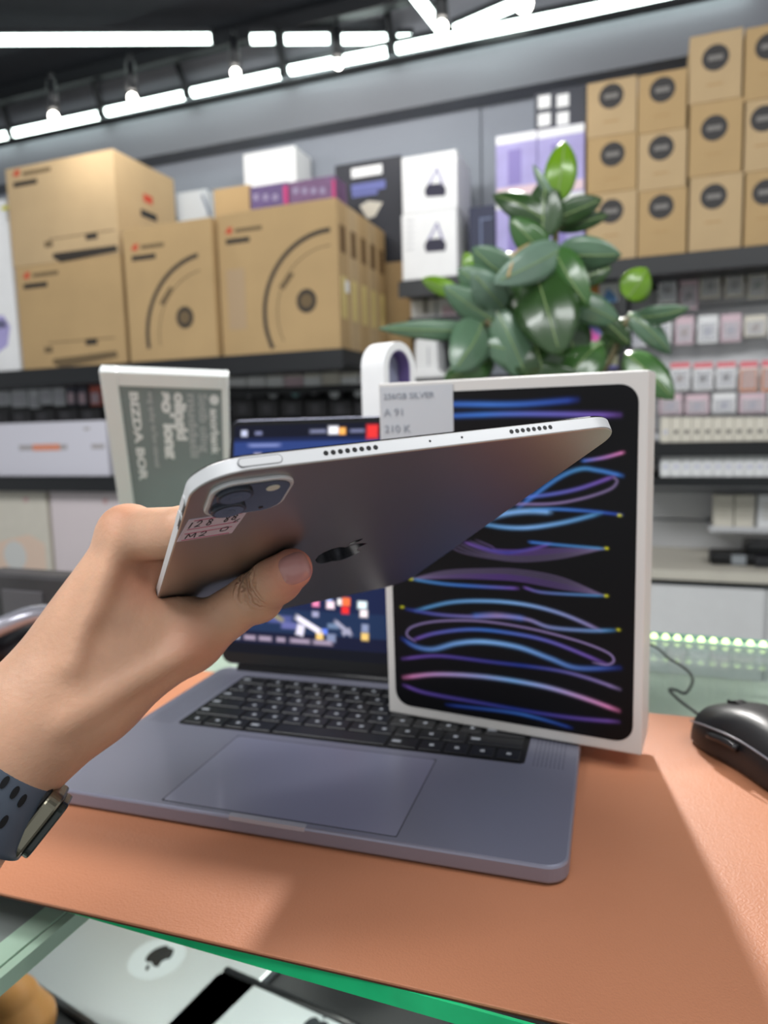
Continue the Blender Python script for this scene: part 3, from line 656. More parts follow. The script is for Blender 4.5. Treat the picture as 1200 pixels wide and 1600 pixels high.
lo.rotation_euler = (0, 0, CYAW)
# dark phones on the upper shelf
for i, (e, mm_) in enumerate(((.36, .70), (.62, .74))):
    t = thing('phone', f'dark phone lying inside the counter, {ORD[i]}', 'phone', cf(e, mm_ + .02, .9155), CYAW + .1 * (i % 2), 'phones inside the counter')
    prism('body', rrect(0, .075, 0, .15, .01), 0, .008, blackp, t, .001); prism('screen', rrect(.003, .072, .003, .147, .008), .008, .0085, mat('phone_glass', (40, 42, 46), .6, spec=.2), t)
# side counter on the left, one glass lower
sc_ = thing('side_counter', 'lower glass topped side counter at the bottom left corner', 'counter', cf(-1.3, -.4, 0), CYAW)
ZS = .93; SE = -.322 + 1.3 
box('glass_top', 0, SE, 0, .72, ZS - .009, ZS, mat('grey_reflective_glass', (160, 168, 164), .03, spec=1.0, coat=1), sc_)
box('glass_edge', SE, SE + .006, 0, .72, ZS - .009, ZS + .0005, mat('mint_edge_glow', (206, 236, 212), .2), sc_)
box('edge_strip', SE - .016, SE - .001, 0, .72, ZS + .0, ZS + .0012, mat('mint_edge_glow', (206, 236, 212), .2), sc_)  # bright mint colour paints in the green glow along the edge
box('body', .02, SE - .05, .02, .60, 0, ZS - .012, mat('dark_shelf_board', (38, 40, 42), .5), sc_)
# silver laptops on the inner shelf
silver = mat('brushed_silver', (196, 202, 206), .3, metal=.85, noise=.02, nscale=4)
APB = [(0, .62), (.13, .70), (.28, .72), (.42, .64), (.34, .52), (.31, .38), (.36, .24), (.46, .16), (.42, .0), (.32, -.16), (.2, -.27), (.1, -.27), (0, -.22), (-.1, -.27), (-.22, -.26), (-.34, -.12), (-.44, .1), (-.46, .34), (-.40, .55), (-.28, .69), (-.14, .71)]
APL = [(0, .76), (.01, .88), (.08, .98), (.2, 1.03), (.18, .9), (.1, .8)]
def apple(parent, cx, cy, h, m, z0, z1, fy=1, rot=0, name='logo'):
    s = h / 1.3; c, q = math.cos(rot), math.sin(rot)
    for P in (APB, APL):
        pts = [(x * s, (y - .38) * s * fy) for x, y in P]; pts = [(cx + c * x - q * y, cy + q * x + c * y) for x, y in pts]
        prism(name, pts, z0, z1, m, parent)
def closed_laptop(label, px, py, rz, cx=.15, cy=.105, lx=None):
    p = atz(px, py, .536); t = thing('closed_laptop', label, 'laptop', (p[0], p[1], .5205), rz, 'closed silver laptops inside the counter')
    x0, x1, y0, y1 = -cx - .03, .292 - cx, -cy, .25 - cy
    prism('base', rrect(x0, x1, y0, y1, .012), .001, .010, silver, t, .002); prism('lid', rrect(x0, x1, y0, y1, .012), .0105, .0155, silver, t, .0015)
    box('rear_hinge', x0 + .02, x1 - .02, y1 - .004, y1 + .001, .004, .011, blackp, t)
    return t, (x0, x1, y0, y1)
t, e_ = closed_laptop('closed silver laptop with a dark fruit logo, left one under the glass edge', 245, 1497, -.57)
apple(t, 0, 0, .044, mat('dark_mirror_logo', (48, 52, 56), .15, metal=.6), .0154, .0158, fy=-1, rot=0)
prism('clear_film', disc(0, 0, .036, 28), .0154, .01555, mat('film_sheen', (196, 204, 208), .3, metal=.5), t)
A = atz(352, 1506, .54); rz = -.50
t = thing('closed_laptop', 'closed silver laptop with a thick dark rear edge, right one under the glass edge', 'laptop', (A[0] + .004 * math.sin(rz), A[1], .5205), rz, 'closed silver laptops inside the counter')
prism('base', rrect(0, .30, -.212, 0, .012), .001, .010, silver, t, .002); prism('lid', rrect(0, .30, -.212, -.004, .012), .0105, .0155, silver, t, .0015)
cyl('rear_hinge', (.004, -.002, .009), (.285, -.002, .009), .0085, .0085, mat('hinge_black', (24, 26, 28), .3), t, 12)
apple(t, .155, -.022, .04, mat('dark_mirror_logo', (48, 52, 56), .15, metal=.6), .0154, .0158)
t3 = thing('closed_laptop', 'edge of a third silver laptop at the bottom, right of the dark rear edge', 'laptop', Vector((A[0], A[1], .5205)) + Vector((math.cos(rz), math.sin(rz), 0)) * .306 , rz, 'closed silver laptops inside the counter')
prism('base', rrect(0, .30, -.212, 0, .012), .001, .010, silver, t3, .002); prism('lid', rrect(0, .30, -.212, 0, .012), .0105, .0155, silver, t3, .0015)
# tan leather case
lc = Vector(atz(22, 1632, .52)); lc.z = .5205
Lm = mat('tan_leather', (226, 164, 96), .5, noise=.08, nscale=20, bump=.2, bscale=300, sss=.1)
def fcase(P):
    a = rcone(P, (0.012, 0, .03), (.006, 0, .055), .036, .026); b = rcone(P, (-.03, -.01, .028), (-.026, -.008, .052), .028, .02)
    d = smin(a, b, .004); return np.maximum(d, .001 - P[:, 2])
V, F = surface_nets(fcase, (-.07, -.05, -.004), (.06, .05, .1), .003)
t = thing('leather_case', 'rounded tan leather case with a vertical seam at the bottom left corner', 'case', lc)
pym('body', V, F, Lm, t, True)
tube('seam', [(-.012, -.036, .008), (-.0135, -.034, .03), (-.012, -.026, .055), (-.010, -.012, .073)], .0012, mat('tan_thread', (196, 142, 84), .6), t, 6, 4)

#==================================================================== DESK MAT
MY = -.318; ME = np.array([math.cos(MY), math.sin(MY)]); MN = np.array([-math.sin(MY), math.cos(MY)])
def mf(e, n, z): p = ME * e + MN * n; return (p[0], p[1], z)
mt = thing('desk_mat', 'large orange brown leather desk mat under the laptop and mouse', 'mat', mf(0, 0, ZG), MY)
matm = mat('brown_leather', (190, 127, 94), .42, noise=.06, nscale=5, bump=.35, bscale=900)
prism('mat_sheet', rrect(-.78, .62, .2795, .627, .012), .0, .0016, matm, mt, .0004)
prism('dark_underside', rrect(-.779, .619, .2792, .626, .012), -.0004, .0002, mat('dark_brown_backing', (70, 40, 24), .6), mt)
ZM = ZG + .0016
mt.location.z = ZG
#==================================================================== OPEN LAPTOP
LW, LD = .3557, .252
lap = thing('open_laptop', 'open grey laptop on the brown mat with a dark screen behind the tablet', 'laptop', (-.2449, .4642, ZM + .0002), -.3112)
sg = mat('space_grey_aluminium', (146, 147, 164), .38, metal=.55, noise=.02, nscale=4)
DT = .9725 - ZM - .0002
prism('base', rrect(0, LW, 0, LD, .013, 8), .0012, DT, sg, lap, .0016)
for x in (.03, LW - .03):
    for y in (.03, LD - .03): cyl('foot', (x, y, 0), (x, y, .0014), .008, .008, blackp, lap)
prism('trackpad', rrect((LW - .16) / 2, (LW + .16) / 2, .0055, .1055, .004), DT - .0002, DT + .0002, mat('trackpad_grey', (156, 157, 178), .34, metal=.55), lap, .0001)
tp = mat('trackpad_gap', (64, 64, 70), .5)
for x in ((LW - .16) / 2, (LW + .16) / 2): box('trackpad_gap', x - .0003, x + .0003, .0055, .1055, DT, DT + .00025, tp, lap)
box('trackpad_gap', (LW - .16) / 2, (LW + .16) / 2, .1052, .1058, DT, DT + .00025, tp, lap); box('trackpad_gap', (LW - .16) / 2, (LW + .16) / 2, .0052, .0057, DT, DT + .00025, tp, lap)
prism('opening_notch', rrect(LW / 2 - .028, LW / 2 + .024, -.0004, .0038, .0012), DT - .0025, DT + .0003, mat('notch_edge', (176, 176, 186), .5, metal=.3), lap)
kx0, kx1, ky0, ky1 = (LW - .283) / 2, (LW + .283) / 2, .1145, .2285
prism('keyboard_bed', rrect(kx0, kx1, ky0, ky1, .004), DT - .0002, DT + .0003, mat('keyboard_black', (10, 10, 12), .5), lap)
for x0, x1 in ((.010, kx0 - .006), (kx1 + .006, LW - .010)):
    bm = bmesh.new()
    for i in range(8):
        for j in range(40): 
            x = x0 + (x1 - x0) * i / 7; y = ky0 + (ky1 - ky0) * j / 39; abox(bm, x - .0004, x + .0004, y - .0004, y + .0004, DT - .0002, DT + .00012)
    tag(bmo('speaker_grille', bm, mat('grille_dark', (58, 58, 64), .5), lap), kind='stuff')
keym = mat('key_black', (24, 25, 28), .38); glyph = mat('key_glyph', (150, 154, 160), .5, emit=.12)
U = .2775 / 14.5; rh = (ky1 - ky0 - .003) / 6
rows = [[1, 1, 1, 1.25, 5, 1.25, 1, 1, 1, 1], [2.25] + [1] * 10 + [2.25], [1.75] + [1] * 11 + [1.75], [1.5] + [1] * 13, [1] * 13 + [1.5], [1.5] + [1] * 13]
kmesh = {}
for r, ws in enumerate(rows):
    x = kx0 + .0028
    for wd in ws:
        if wd not in kmesh:
            bm = bmesh.new(); abox(bm, -wd * U / 2 + .0012, wd * U / 2 - .0012, -rh / 2 + .0012, rh / 2 - .0012, 0, .0011, .0006, 1)
            if wd < 4:
                gw = .0016 if wd == 1 else .0035; gx = 0 if wd <= 1 else (-wd * U / 2 + .006)
                abox(bm, gx - gw, gx + gw, -.0016, .0016, .0009, .00125, 0, 1, 1)
            me = bpy.data.meshes.new('key'); bm.to_mesh(me); bm.free(); me.materials.append(keym); me.materials.append(glyph); kmesh[wd] = me
        o = bpy.data.objects.new('key', kmesh[wd]); COL.objects.link(o); o.parent = lap; o.location = (x + wd * U / 2, ky0 + .0015 + rh * (r + .5), DT + .0003); x += wd * U
# lid
LA = math.radians(10); LH = .248
lidm = Matrix.Translation((0, LD - .006, DT + .005)) @ Matrix.Rotation(-LA, 4, 'X')
def lidprism(name, pts, y0, y1, m, bev=0):
    o = prism(name, pts, -y0, -y1, m, lap, bev, axis='y') if False else prism(name, pts, y0, y1, m, lap, bev)
    # outline (x, zlocal) thickness along local y
    o.data.transform(Matrix(((1, 0, 0, 0), (0, 0, 1, 0), (0, 1, 0, 0), (0, 0, 0, 1)))); o.data.flip_normals(); o.data.transform(lidm); return o
lidprism('lid_shell', rrect(0, LW, 0, LH, .011, 8), .0008, .0048, sg, .001)
lidprism('screen_bezel', rrect(.001, LW - .001, .001, LH - .001, .010, 8), 0, .0008, mat('bezel_black', (6, 6, 9), .25))
cyl('hinge', (.02, LD - .005, DT + .001), (LW - .02, LD - .005, DT + .001), .0045, .0045, blackp, lap)
# screen picture (u right, v down in 0..1)
nx, ny = 260, 170
uu, vv = np.meshgrid(np.linspace(0, 1, nx), np.linspace(0, 1, ny)); uu = uu.ravel(); vv = vv.ravel()
scr = np.zeros((nx * ny, 3)) + np.array(lin((16, 26, 60)))
def L3(c): return np.array(lin(c))
m_ = vv < .055; scr[m_] = L3((8, 10, 26))
m_ = (vv >= .075) & (vv < .14); scr[m_] = L3((34, 52, 104))
m_ = vv > .80; scr[m_] = L3((22, 40, 72))
m_ = vv > .905; scr[m_] = L3((12, 16, 44))
m_ = vv > .955; scr[m_] = L3((4, 5, 18))
def blob(x, y, rx, ry, c, rot=0, soft=.35):
    dx = (uu - x) * 1.55; dy = vv - y; a = math.cos(rot) * dx + math.sin(rot) * dy; b = -math.sin(rot) * dx + math.cos(rot) * dy
    d = np.maximum(np.abs(a) / (rx * 1.55), np.abs(b) / ry); k = np.clip((1 - d) / soft, 0, 1)[:, None]
    scr[:] = scr * (1 - k) + L3(c) * k
for x, y, rx, ry, c in ((.033, .035, .012, .016, (170, 176, 200)), (.08, .035, .014, .01, (96, 100, 130)), (.27, .033, .03, .01, (100, 104, 130)), (.318, .03, .018, .02, (224, 224, 232)), (.345, .035, .012, .018, (226, 160, 80)), (.39, .035, .026, .009, (90, 94, 122)), (.435, .04, .02, .035, (200, 44, 44)),
                        (.10, .09, .06, .009, (100, 112, 160)), (.05, .15, .03, .012, (130, 130, 160)), (.08, .14, .014, .018, (170, 170, 200)), (.2, .145, .05, .01, (70, 74, 110)), (.25, .13, .014, .012, (226, 150, 90)),
                        (.28, .765, .012, .02, (230, 130, 170)), (.325, .772, .014, .018, (236, 214, 224)), (.32, .745, .01, .01, (130, 160, 220)), (.372, .755, .014, .02, (236, 110, 60)), (.352, .757, .008, .016, (230, 226, 224)), (.37, .79, .013, .018, (224, 40, 40)), (.42, .765, .016, .018, (220, 236, 240)), (.425, .80, .013, .018, (236, 224, 226)), (.28, .815, .012, .014, (150, 150, 180)),
                        (.17, .845, .045, .02, (70, 78, 130)), (.2, .87, .03, .016, (92, 96, 150)), (.31, .885, .01, .014, (90, 120, 220)), (.295, .905, .013, .018, (226, 190, 110)), (.43, .895, .013, .018, (226, 190, 110)), (.06, .86, .02, .014, (70, 84, 110)), (.1, .85, .016, .02, (80, 90, 150)), (.335, .86, .02, .012, (100, 120, 150)), (.33, .91, .016, .02, (120, 130, 160)), (.43, .86, .012, .02, (130, 140, 170))): blob(x, y, rx, ry, c)
for x, y, rx, ry, c, r in ((.26, .86, .05, .014, (226, 222, 236), .45), (.235, .885, .014, .028, (214, 210, 226), .2), (.365, .865, .036, .011, (150, 150, 172), .6), (.375, .88, .016, .012, (150, 150, 172), -.5), (.15, .83, .04, .012, (130, 124, 100), .4)): blob(x, y, rx, ry, c, r)
for x, wd in ((.075, .022), (.125, .024), (.175, .016), (.235, .036), (.305, .034)): blob(x, .932, wd, .011, (150, 136, 156))
blob(.03, .925, .013, .018, (190, 196, 214))
Pm = np.stack([.006 + uu * (LW - .012), np.full(nx * ny, -.0003), LH - .006 - vv * (LH - .018)], 1)
Pm = np.array([list(lidm @ Vector(p)) for p in Pm])
color_grid('screen_picture', nx, ny, Pm, scr, attr_mat('screen_glow', .15, emit=.55), lap)

#==================================================================== TABLET BOX (white carton with dark artwork)
BS = 1.0575; w_ = Vector((.0248, -.0014, -.4587))
Rb = Matrix.Rotation(w_.length, 4, w_.normalized())
bxM = Matrix.Translation((0, .5384 * BS, .9745)) @ Rb
BW, BH, BD = .1886 * BS, .2557 * BS, .0466 * BS
tb = thing('tablet_box', 'white tablet box with glowing blue loop artwork standing on the laptop keyboard', 'box', mw=bxM)
box('box_lid', 0, BW, 0, BD * .78, 0, BH, mat('white_box_paper', (216, 213, 209), .5), tb, .0012, 2)
box('box_base', .0005, BW - .0005, BD * .785, BD, .0005, BH - .0005, mat('white_box_paper', (216, 213, 209), .5), tb, .001)
Rb3 = np.array(Rb.to_3x3()); tb0 = np.array(bxM.translation)
def onbox(px, py):
    d = Rb3.T @ ray(px, py); o = Rb3.T @ (CP - tb0); s = -o[1] / d[1]; q = o + d * s; return q[0], q[2]
nx, ny = 250, 350
ix0, ix1, iz0, iz1 = .0068, BW - .0062, .0085, BH - .0085
gx, gz = np.meshgrid(np.linspace(ix0, ix1, nx), np.linspace(iz1, iz0, ny)); gx = gx.ravel(); gz = gz.ravel()
art = np.zeros((nx * ny, 3)) + L3((6, 6, 10))
def stroke(pts, wdt, c0, c1=None, gain=1, cm=None):
    P = cat_rom([onbox(560 + x / 2.4, 560 + y / 2.4) for x, y in pts], 10); wd = wdt * .00015
    lo = P.min(0) - 3 * wd; hi = P.max(0) + 3 * wd
    sel = np.where((gx > lo[0]) & (gx < hi[0]) & (gz > lo[1]) & (gz < hi[1]))[0]
    if not len(sel): return
    q = np.stack([gx[sel], gz[sel]], 1); best = np.full(len(sel), 1e9); tt = np.zeros(len(sel)); n = len(P) - 1
    for i in range(n):
        a = P[i]; ab = P[i + 1] - a; t = np.clip(((q - a) @ ab) / (ab @ ab + 1e-12), 0, 1); d = np.linalg.norm(q - a - t[:, None] * ab, axis=1)
        m = d < best; best[m] = d[m]; tt[m] = (i + t[m]) / n
    c0 = L3(c0); c1 = c0 if c1 is None else L3(c1); cmid = (c0 + c1) / 2 if cm is None else L3(cm)
    s = tt[:, None]; col = np.where(s < .5, c0 * (1 - 2 * s) + cmid * 2 * s, cmid * (2 - 2 * s) + c1 * (2 * s - 1))
    a = np.exp(-(best / wd) ** 2)[:, None] * gain * 1.25 * np.clip(np.minimum(tt, 1 - tt) * 12 + .35, 0, 1)[:, None]
    art[sel] = art[sel] * (1 - np.clip(a, 0, 1) * .6) + col * a
BL = (58, 108, 190); SKY = (120, 170, 226); DB = (36, 56, 140); PU = (110, 76, 160); LAV = (136, 120, 170); PK = (208, 120, 170); TE = (70, 130, 180); GR = (104, 92, 124)
stroke([(130, 175), (360, 172), (600, 172), (820, 155)], 13, DB, DB, 1, BL); stroke([(130, 225), (360, 215), (600, 208), (980, 212)], 12, DB, PU, 1, BL)
stroke([(840, 385), (920, 372), (995, 352)], 7, BL, PK); stroke([(600, 560), (740, 455), (830, 415), (900, 420), (990, 440)], 9, BL, BL, 1, TE)
stroke([(560, 520), (680, 515), (820, 490), (960, 442)], 8, BL, PU); stroke([(955, 444), (970, 462), (940, 492), (840, 525), (720, 545), (560, 545)], 6, GR, LAV, .9)
stroke([(480, 600), (560, 580), (640, 572), (720, 575)], 12, SKY, SKY); stroke([(640, 570), (730, 565), (860, 572), (990, 586)], 7, TE, DB, 1, BL)
stroke([(440, 615), (540, 632), (640, 634), (770, 615), (910, 580)], 9, TE, TE, 1, SKY)
for k in range(6):
    stroke([(330 + 22 * k, 700 - 4 * k), (400 + 20 * k, 730 - 5 * k), (520, 752 - 7 * k), (620, 760 - 8 * k), (760, 748 - 7 * k), (920, 714)], 4, GR, GR, .55, PU if k > 2 else GR)
    stroke([(205, 826), (320 + 8 * k, 798 + 5 * k), (470, 790 + 7 * k), (600, 793 + 8 * k), (760, 822 + 8 * k), (920, 888)], 4, GR, GR, .55, PU if k > 2 else GR)
stroke([(400, 690), (480, 715), (560, 728), (650, 715), (720, 695)], 8, PU, PU, .8, DB); stroke([(640, 688), (760, 700), (920, 713)], 6, BL, TE)
stroke([(205, 828), (330, 846), (480, 856), (600, 862)], 7, TE, PU, 1, BL); stroke([(620, 858), (700, 878), (920, 890)], 6, PU, TE)
stroke([(215, 945), (350, 914), (500, 910), (640, 925), (770, 960), (910, 1020)], 8, TE, LAV, 1, SKY)
stroke([(180, 940), (300, 960), (420, 968), (560, 968), (640, 980), (720, 1008), (860, 1020), (960, 1019)], 8, DB, TE, 1.1, LAV)
stroke([(430, 965), (520, 962), (620, 975)], 12, BL, BL, .8, LAV)
stroke([(215, 1062), (182, 1035), (205, 1005), (300, 985), (460, 985), (640, 1012), (820, 1058), (930, 1100), (958, 1130), (935, 1148), (880, 1140)], 5, LAV, LAV, .9, LAV)
stroke([(205, 1055), (290, 1030), (420, 1016), (560, 1028), (720, 1062), (930, 1145)], 8, PU, PU, 1, BL)
stroke([(165, 1050), (215, 1080), (280, 1090), (370, 1068), (470, 1062), (600, 1082), (720, 1125), (820, 1160), (980, 1160)], 11, DB, DB, 1.1, SKY)
stroke([(165, 1126), (300, 1115), (500, 1138), (720, 1165), (850, 1195), (980, 1240)], 8, PU, LAV, 1, DB)
stroke([(170, 1196), (300, 1184), (480, 1194), (680, 1226), (830, 1268), (975, 1320)], 10, PK, PK, 1.1, SKY)
stroke([(170, 1225), (260, 1255), (480, 1295), (680, 1330), (830, 1350), (975, 1362)], 9, PU, PU, 1, DB); stroke([(330, 1298), (560, 1325), (680, 1350), (800, 1385)], 8, DB, DB, 1, BL)
for x, y in ((980, 588), (930, 712), (930, 890), (198, 827), (165, 932), (975, 1017)): stroke([(x - 6, y), (x, y), (x + 6, y)], 6, (190, 190, 40), (190, 190, 40))
rr = .0125; qx = np.maximum(np.maximum(ix0 + rr - gx, gx - ix1 + rr), 0); qz = np.maximum(np.maximum(iz0 + rr - gz, gz - iz1 + rr), 0)
color_grid('artwork_print', nx, ny, np.stack([gx, np.full(nx * ny, -.00035), gz], 1), np.clip(art, 0, 1), attr_mat('glossy_print', .42), tb, mask=(np.hypot(qx, qz) <= rr).reshape(ny, nx))
flat('artwork_base', rrect(ix0, ix1, iz0, iz1, rr, 8), 0, mat('artwork_black', (14, 14, 20), .3), tb, .0002)
s0 = onbox(594, 605); s1 = onbox(708, 606); s2 = onbox(708, 700)
flat_rect('paper_sticker', s0[0], s1[0], s2[1] - .01, s0[1], mat('grey_white_sticker', (196, 199, 204), .6), tb, -.0004, .0004)
pen = mat('pale_pen', (150, 156, 166), .6)
for i, (bd, sz) in enumerate((('256GB SILVER', .0062), ('A 91', .008), ('210 K', .008), ('2023 M2', .007))):
    ftext('handwriting', bd, s0[0] + .003, s0[1] - .0095 - i * .0128, sz, pen, tb, y=-.0012, sx=1.15)

#==================================================================== FRAMED SIGN behind the laptop
K = .96
org0 = Vector((-.334 * K, .858 * K, .074 * K + CZ)); rt = Vector((.983, .176, -.053)).normalized(); up = Vector((.141, -.541, .829)); up = (up - rt * up.dot(rt)).normalized(); nb = up.cross(rt).normalized()
sw_ = .15 * K; sh_ = (org0.z - ZG - .002) / up.z - .012; org = org0 - up * sh_
sgM = Matrix(((rt.x, nb.x, up.x, org.x), (rt.y, nb.y, up.y, org.y), (rt.z, nb.z, up.z, org.z), (0, 0, 0, 1)))
sg_ = thing('framed_sign', 'white framed grey sign with rotated white lettering standing behind the hand', 'sign', mw=sgM)
frm = mat('white_frame', (228, 232, 230), .35)
box('frame_side', 0, .019, 0, .014, 0, sh_, frm, sg_, .001); box('frame_side', sw_ - .008, sw_, 0, .014, 0, sh_, frm, sg_, .001)
box('frame_rail', .019, sw_ - .008, 0, .014, sh_ - .019, sh_, frm, sg_, .001); box('frame_rail', .019, sw_ - .008, 0, .014, 0, .015, frm, sg_, .001)
box('sign_panel', .019, sw_ - .008, .003, .012, .015, sh_ - .019, mat('grey_sign_panel', (130, 142, 142), .6, noise=.12, nscale=6), sg_)
box('back_foot', sw_ * .3, sw_ * .7, -.05, .03, -.006, 0, frm, sg_)
wt = mat('white_lettering', (232, 236, 236), .5); wt2 = mat('grey_lettering', (176, 180, 182), .5)
topz = sh_ - .027; 
for body, x, size, m, b, sx in (('\u25cf anorbank', .122, .0135, wt, .0004, 1.0), ('Sotib oling', .109, .0140, wt2, .0003, 1.1), ('muddatli', .096, .0140, wt2, .0003, 1.5), ('olingki', .081, .0175, wt, .0008, 1.15), ('so\u02bb long', .066, .0185, wt, .0009, 1.25), ('eng qulay to\u02bblov xizmati', .051, .0085, wt2, .0002, 1.05), ('BIZDA BOR', .030, .0135, wt, .0004, 1.45)):
    ftext('lettering', body, x, topz - (.0 if size > .01 else 0), size, m, sg_, y=.0028, rot=-PI / 2, bold=b * 1.2, sx=sx * 1.3)

#==================================================================== TABLET
Rm = np.array([[.8987, -.3613, -.2488], [.4333, .8193, .3754], [.0682, -.4452, .8928]]); tt0 = np.array([-.0578, .2187, -.0141 + CZ])
TM = Matrix([[*Rm[0], tt0[0]], [*Rm[1], tt0[1]], [*Rm[2], tt0[2]], [0, 0, 0, 1]])
TW, TL, TT = .1785, .2476, .0059
tab = thing('tablet', 'silver tablet held tilted in the hand with a handwritten price sticker', 'tablet', mw=TM)
talu = mat('tablet_aluminium', (176, 173, 170), .36, metal=1, bump=.03, bscale=2500)
tedge = mat('tablet_lit_edge', (226, 227, 228), .42, metal=.25)  # paler than the body metal, light from above put into the colour
prism('body', rrect(0, TW, 0, TL, .018, 14), 0, TT - .0004, talu, tab, .00045)
prism('edge_band', [(x, y) for x, y in rrect(-.00008, TW + .00008, -.00008, TL + .00008, .018, 14)], .0006, TT - .0009, tedge, tab, 0, True)
prism('screen', rrect(.0005, TW - .0005, .0005, TL - .0005, .0176, 14), TT - .0004, TT, mat('screen_black_glass', (8, 8, 10), .06), tab)
def tp_(px, py, z=0, ax=2):
    d = Rm.T @ ray(px, py); b = -Rm.T @ (tt0 - CP); s = (z - b[ax]) / d[ax]; return b + d * s
# camera plate
prism('camera_plate', rrect(.0062, .0352, .0062, .0368, .0085, 10), -.0014, .0003, tedge, tab, .0005)
prism('camera_glass', rrect(.0075, .0339, .0075, .0355, .0074, 10), -.0017, -.0012, mat('camera_glass_dark', (52, 56, 66), .12, coat=.5), tab, .0002)
lensring = mat('lens_ring', (70, 74, 84), .25, metal=.6); lensg = mat('lens_glass', (24, 28, 36), .05, coat=1)
for cx, cy in ((.0145, .0148), (.0145, .0282)):
    prism('lens_ring', disc(cx, cy, .0062, 28), -.0029, -.0015, lensring, tab, .0003); prism('lens', disc(cx, cy, .0052, 28), -.0031, -.0028, lensg, tab)
    prism('lens_core', disc(cx, cy, .0022, 20), -.00316, -.003, mat('lens_core', (84, 92, 110), .1), tab)
prism('flash', disc(.0275, .0135, .0024, 18), -.0019, -.0016, mat('flash_pale', (236, 232, 214), .3), tab); prism('microphone_hole', disc(.0270, .0318, .0009, 12), -.0019, -.0016, blackp, tab)
# logo
apple(tab, TW / 2, .1235, .036, mat('mirror_black_logo', (26, 28, 32), .08, metal=.9), -.00012, .0002, fy=-1)
# sticker with pen lines
cs = [tp_(*q)[:2] for q in ((295, 812), (387, 797), (362, 832), (276, 846))]
prism('price_sticker', cs, -.0003, .00005, mat('lilac_white_sticker', (224, 208, 220), .6), tab)
cs = [np.array(c) for c in cs]
def stk(x, y, h): p = (cs[0] * (1 - x) + cs[1] * x) * (1 - y) + (cs[3] * (1 - x) + cs[2] * x) * y; return (p[0], p[1], -.0003 - .00012 * h)
mg = mat('magenta_rule', (190, 70, 110), .6); pk = mat('black_pen', (28, 30, 40), .5)
stroke_strip('ruled_line', [[(.1, .06), (.92, .06)], [(.06, .44), (.93, .44)], [(.06, .64), (.9, .64)], [(.07, .95), (.93, .95)]], .0005, mg, tab, stk)
def scl(L, x0, y0, sx, sy): return [(x0 + x * sx, y0 + y * sy) for x, y in L]
one = [(0.3, 0), (.15, 1)]; two = [(.05, .25), (.3, 0), (.6, .05), (.65, .35), (.35, .7), (0, .95), (.4, .9), (.75, .95)]
eight = [(.6, .15), (.3, 0), (.1, .2), (.35, .45), (.65, .7), (.4, 1), (.1, .85), (.25, .5), (.6, .35), (.62, .12)]
def rs(L, f, wd, nm): 
    V = []
    stroke_strip(nm, L, wd, pk, tab, f)
L = [scl(one, .06, .12, .1, .26), scl(two, .17, .1, .12, .27), scl(eight, .36, .1, .12, .27), scl(eight, .66, .08, .10, .26), scl(eight, .78, .08, .12, .22), scl([(0, 1), (1, 0)], .86, .3, .09, .14), [(.86, .33), (.88, .33)], [(.93, .42), (.95, .42)]]
L += [scl([(0, 1), (.15, 0), (.5, .7), (.9, 0), (1, 1)], .12, .67, .16, .22), scl(two, .36, .66, .14, .22), scl([(0, .1), (.9, 0), (.9, .8), (.05, .9), (0, .1)], .72, .62, .12, .18)]
# pen width is in sticker units
stroke_strip('handwriting', L, .022, pk, tab, stk)
bpy.data.objects.remove([o for o in tab.children if o.name.startswith('ruled_line')][0])
stroke_strip('ruled_line', [[(.1, .06), (.92, .06)], [(.06, .44), (.93, .44)], [(.06, .64), (.9, .64)], [(.07, .95), (.93, .95)]], .022, mg, tab, stk)
# top edge: speaker holes, microphones, button
def edge_disc(name, u, r, m, z=TT * .5, depth=.0004):
    P = disc(u, z, r, 14); V = [(x, -.0002, zz) for x, zz in P] + [(x, depth, zz) for x, zz in P]; n = len(P)
    F = [(i, (i + 1) % n, n + (i + 1) % n, n + i) for i in range(n)] + [tuple(range(n)), tuple(range(n, 2 * n))[::-1]]
    return pym(name, V, F, m, tab)
for a, b in ((.0440, .0625), (.1199, .1384)):
    for i in range(8): edge_disc('speaker_hole', a + (b - a) * i / 7, .0009, blackp)
for u in (.0842, .0977): edge_disc('microphone_hole', u, .00045, blackp)
def pill(u0, u1, z0, z1, y0, y1, name, m):
    P = rrect(u0, u1, z0, z1, (z1 - z0) / 2 * .98, 6); V = [(x, y0, z) for x, z in P] + [(x, y1, z) for x, z in P]; n = len(P)
    F = [(i, (i + 1) % n, n + (i + 1) % n, n + i) for i in range(n)] + [tuple(range(n)), tuple(range(n, 2 * n))[::-1]]
    return pym(name, V, F, m, tab)
pill(.0142, .0285, .0016, .0043, -.0003, .0004, 'power_button', tedge); pill(.0139, .0288, .0013, .0046, -.00012, .0004, 'button_gap', mat('button_gap', (120, 120, 124), .5))
for v0, v1 in ((.0245, .0355), (.0385, .050)):
    P = rrect(v0, v1, .0015, .0044, .0013, 5); V = [(-.0005, y, z) for y, z in P] + [(.0003, y, z) for y, z in P]; n = len(P)
    pym('volume_button', V, [(i, (i + 1) % n, n + (i + 1) % n, n + i) for i in range(n)] + [tuple(range(n)), tuple(range(n, 2 * n))[::-1]], tedge, tab)
    box('button_gap', -.00015, .0003, v1 - .009, v1 + .0004, .0006, .0014, blackp, tab)

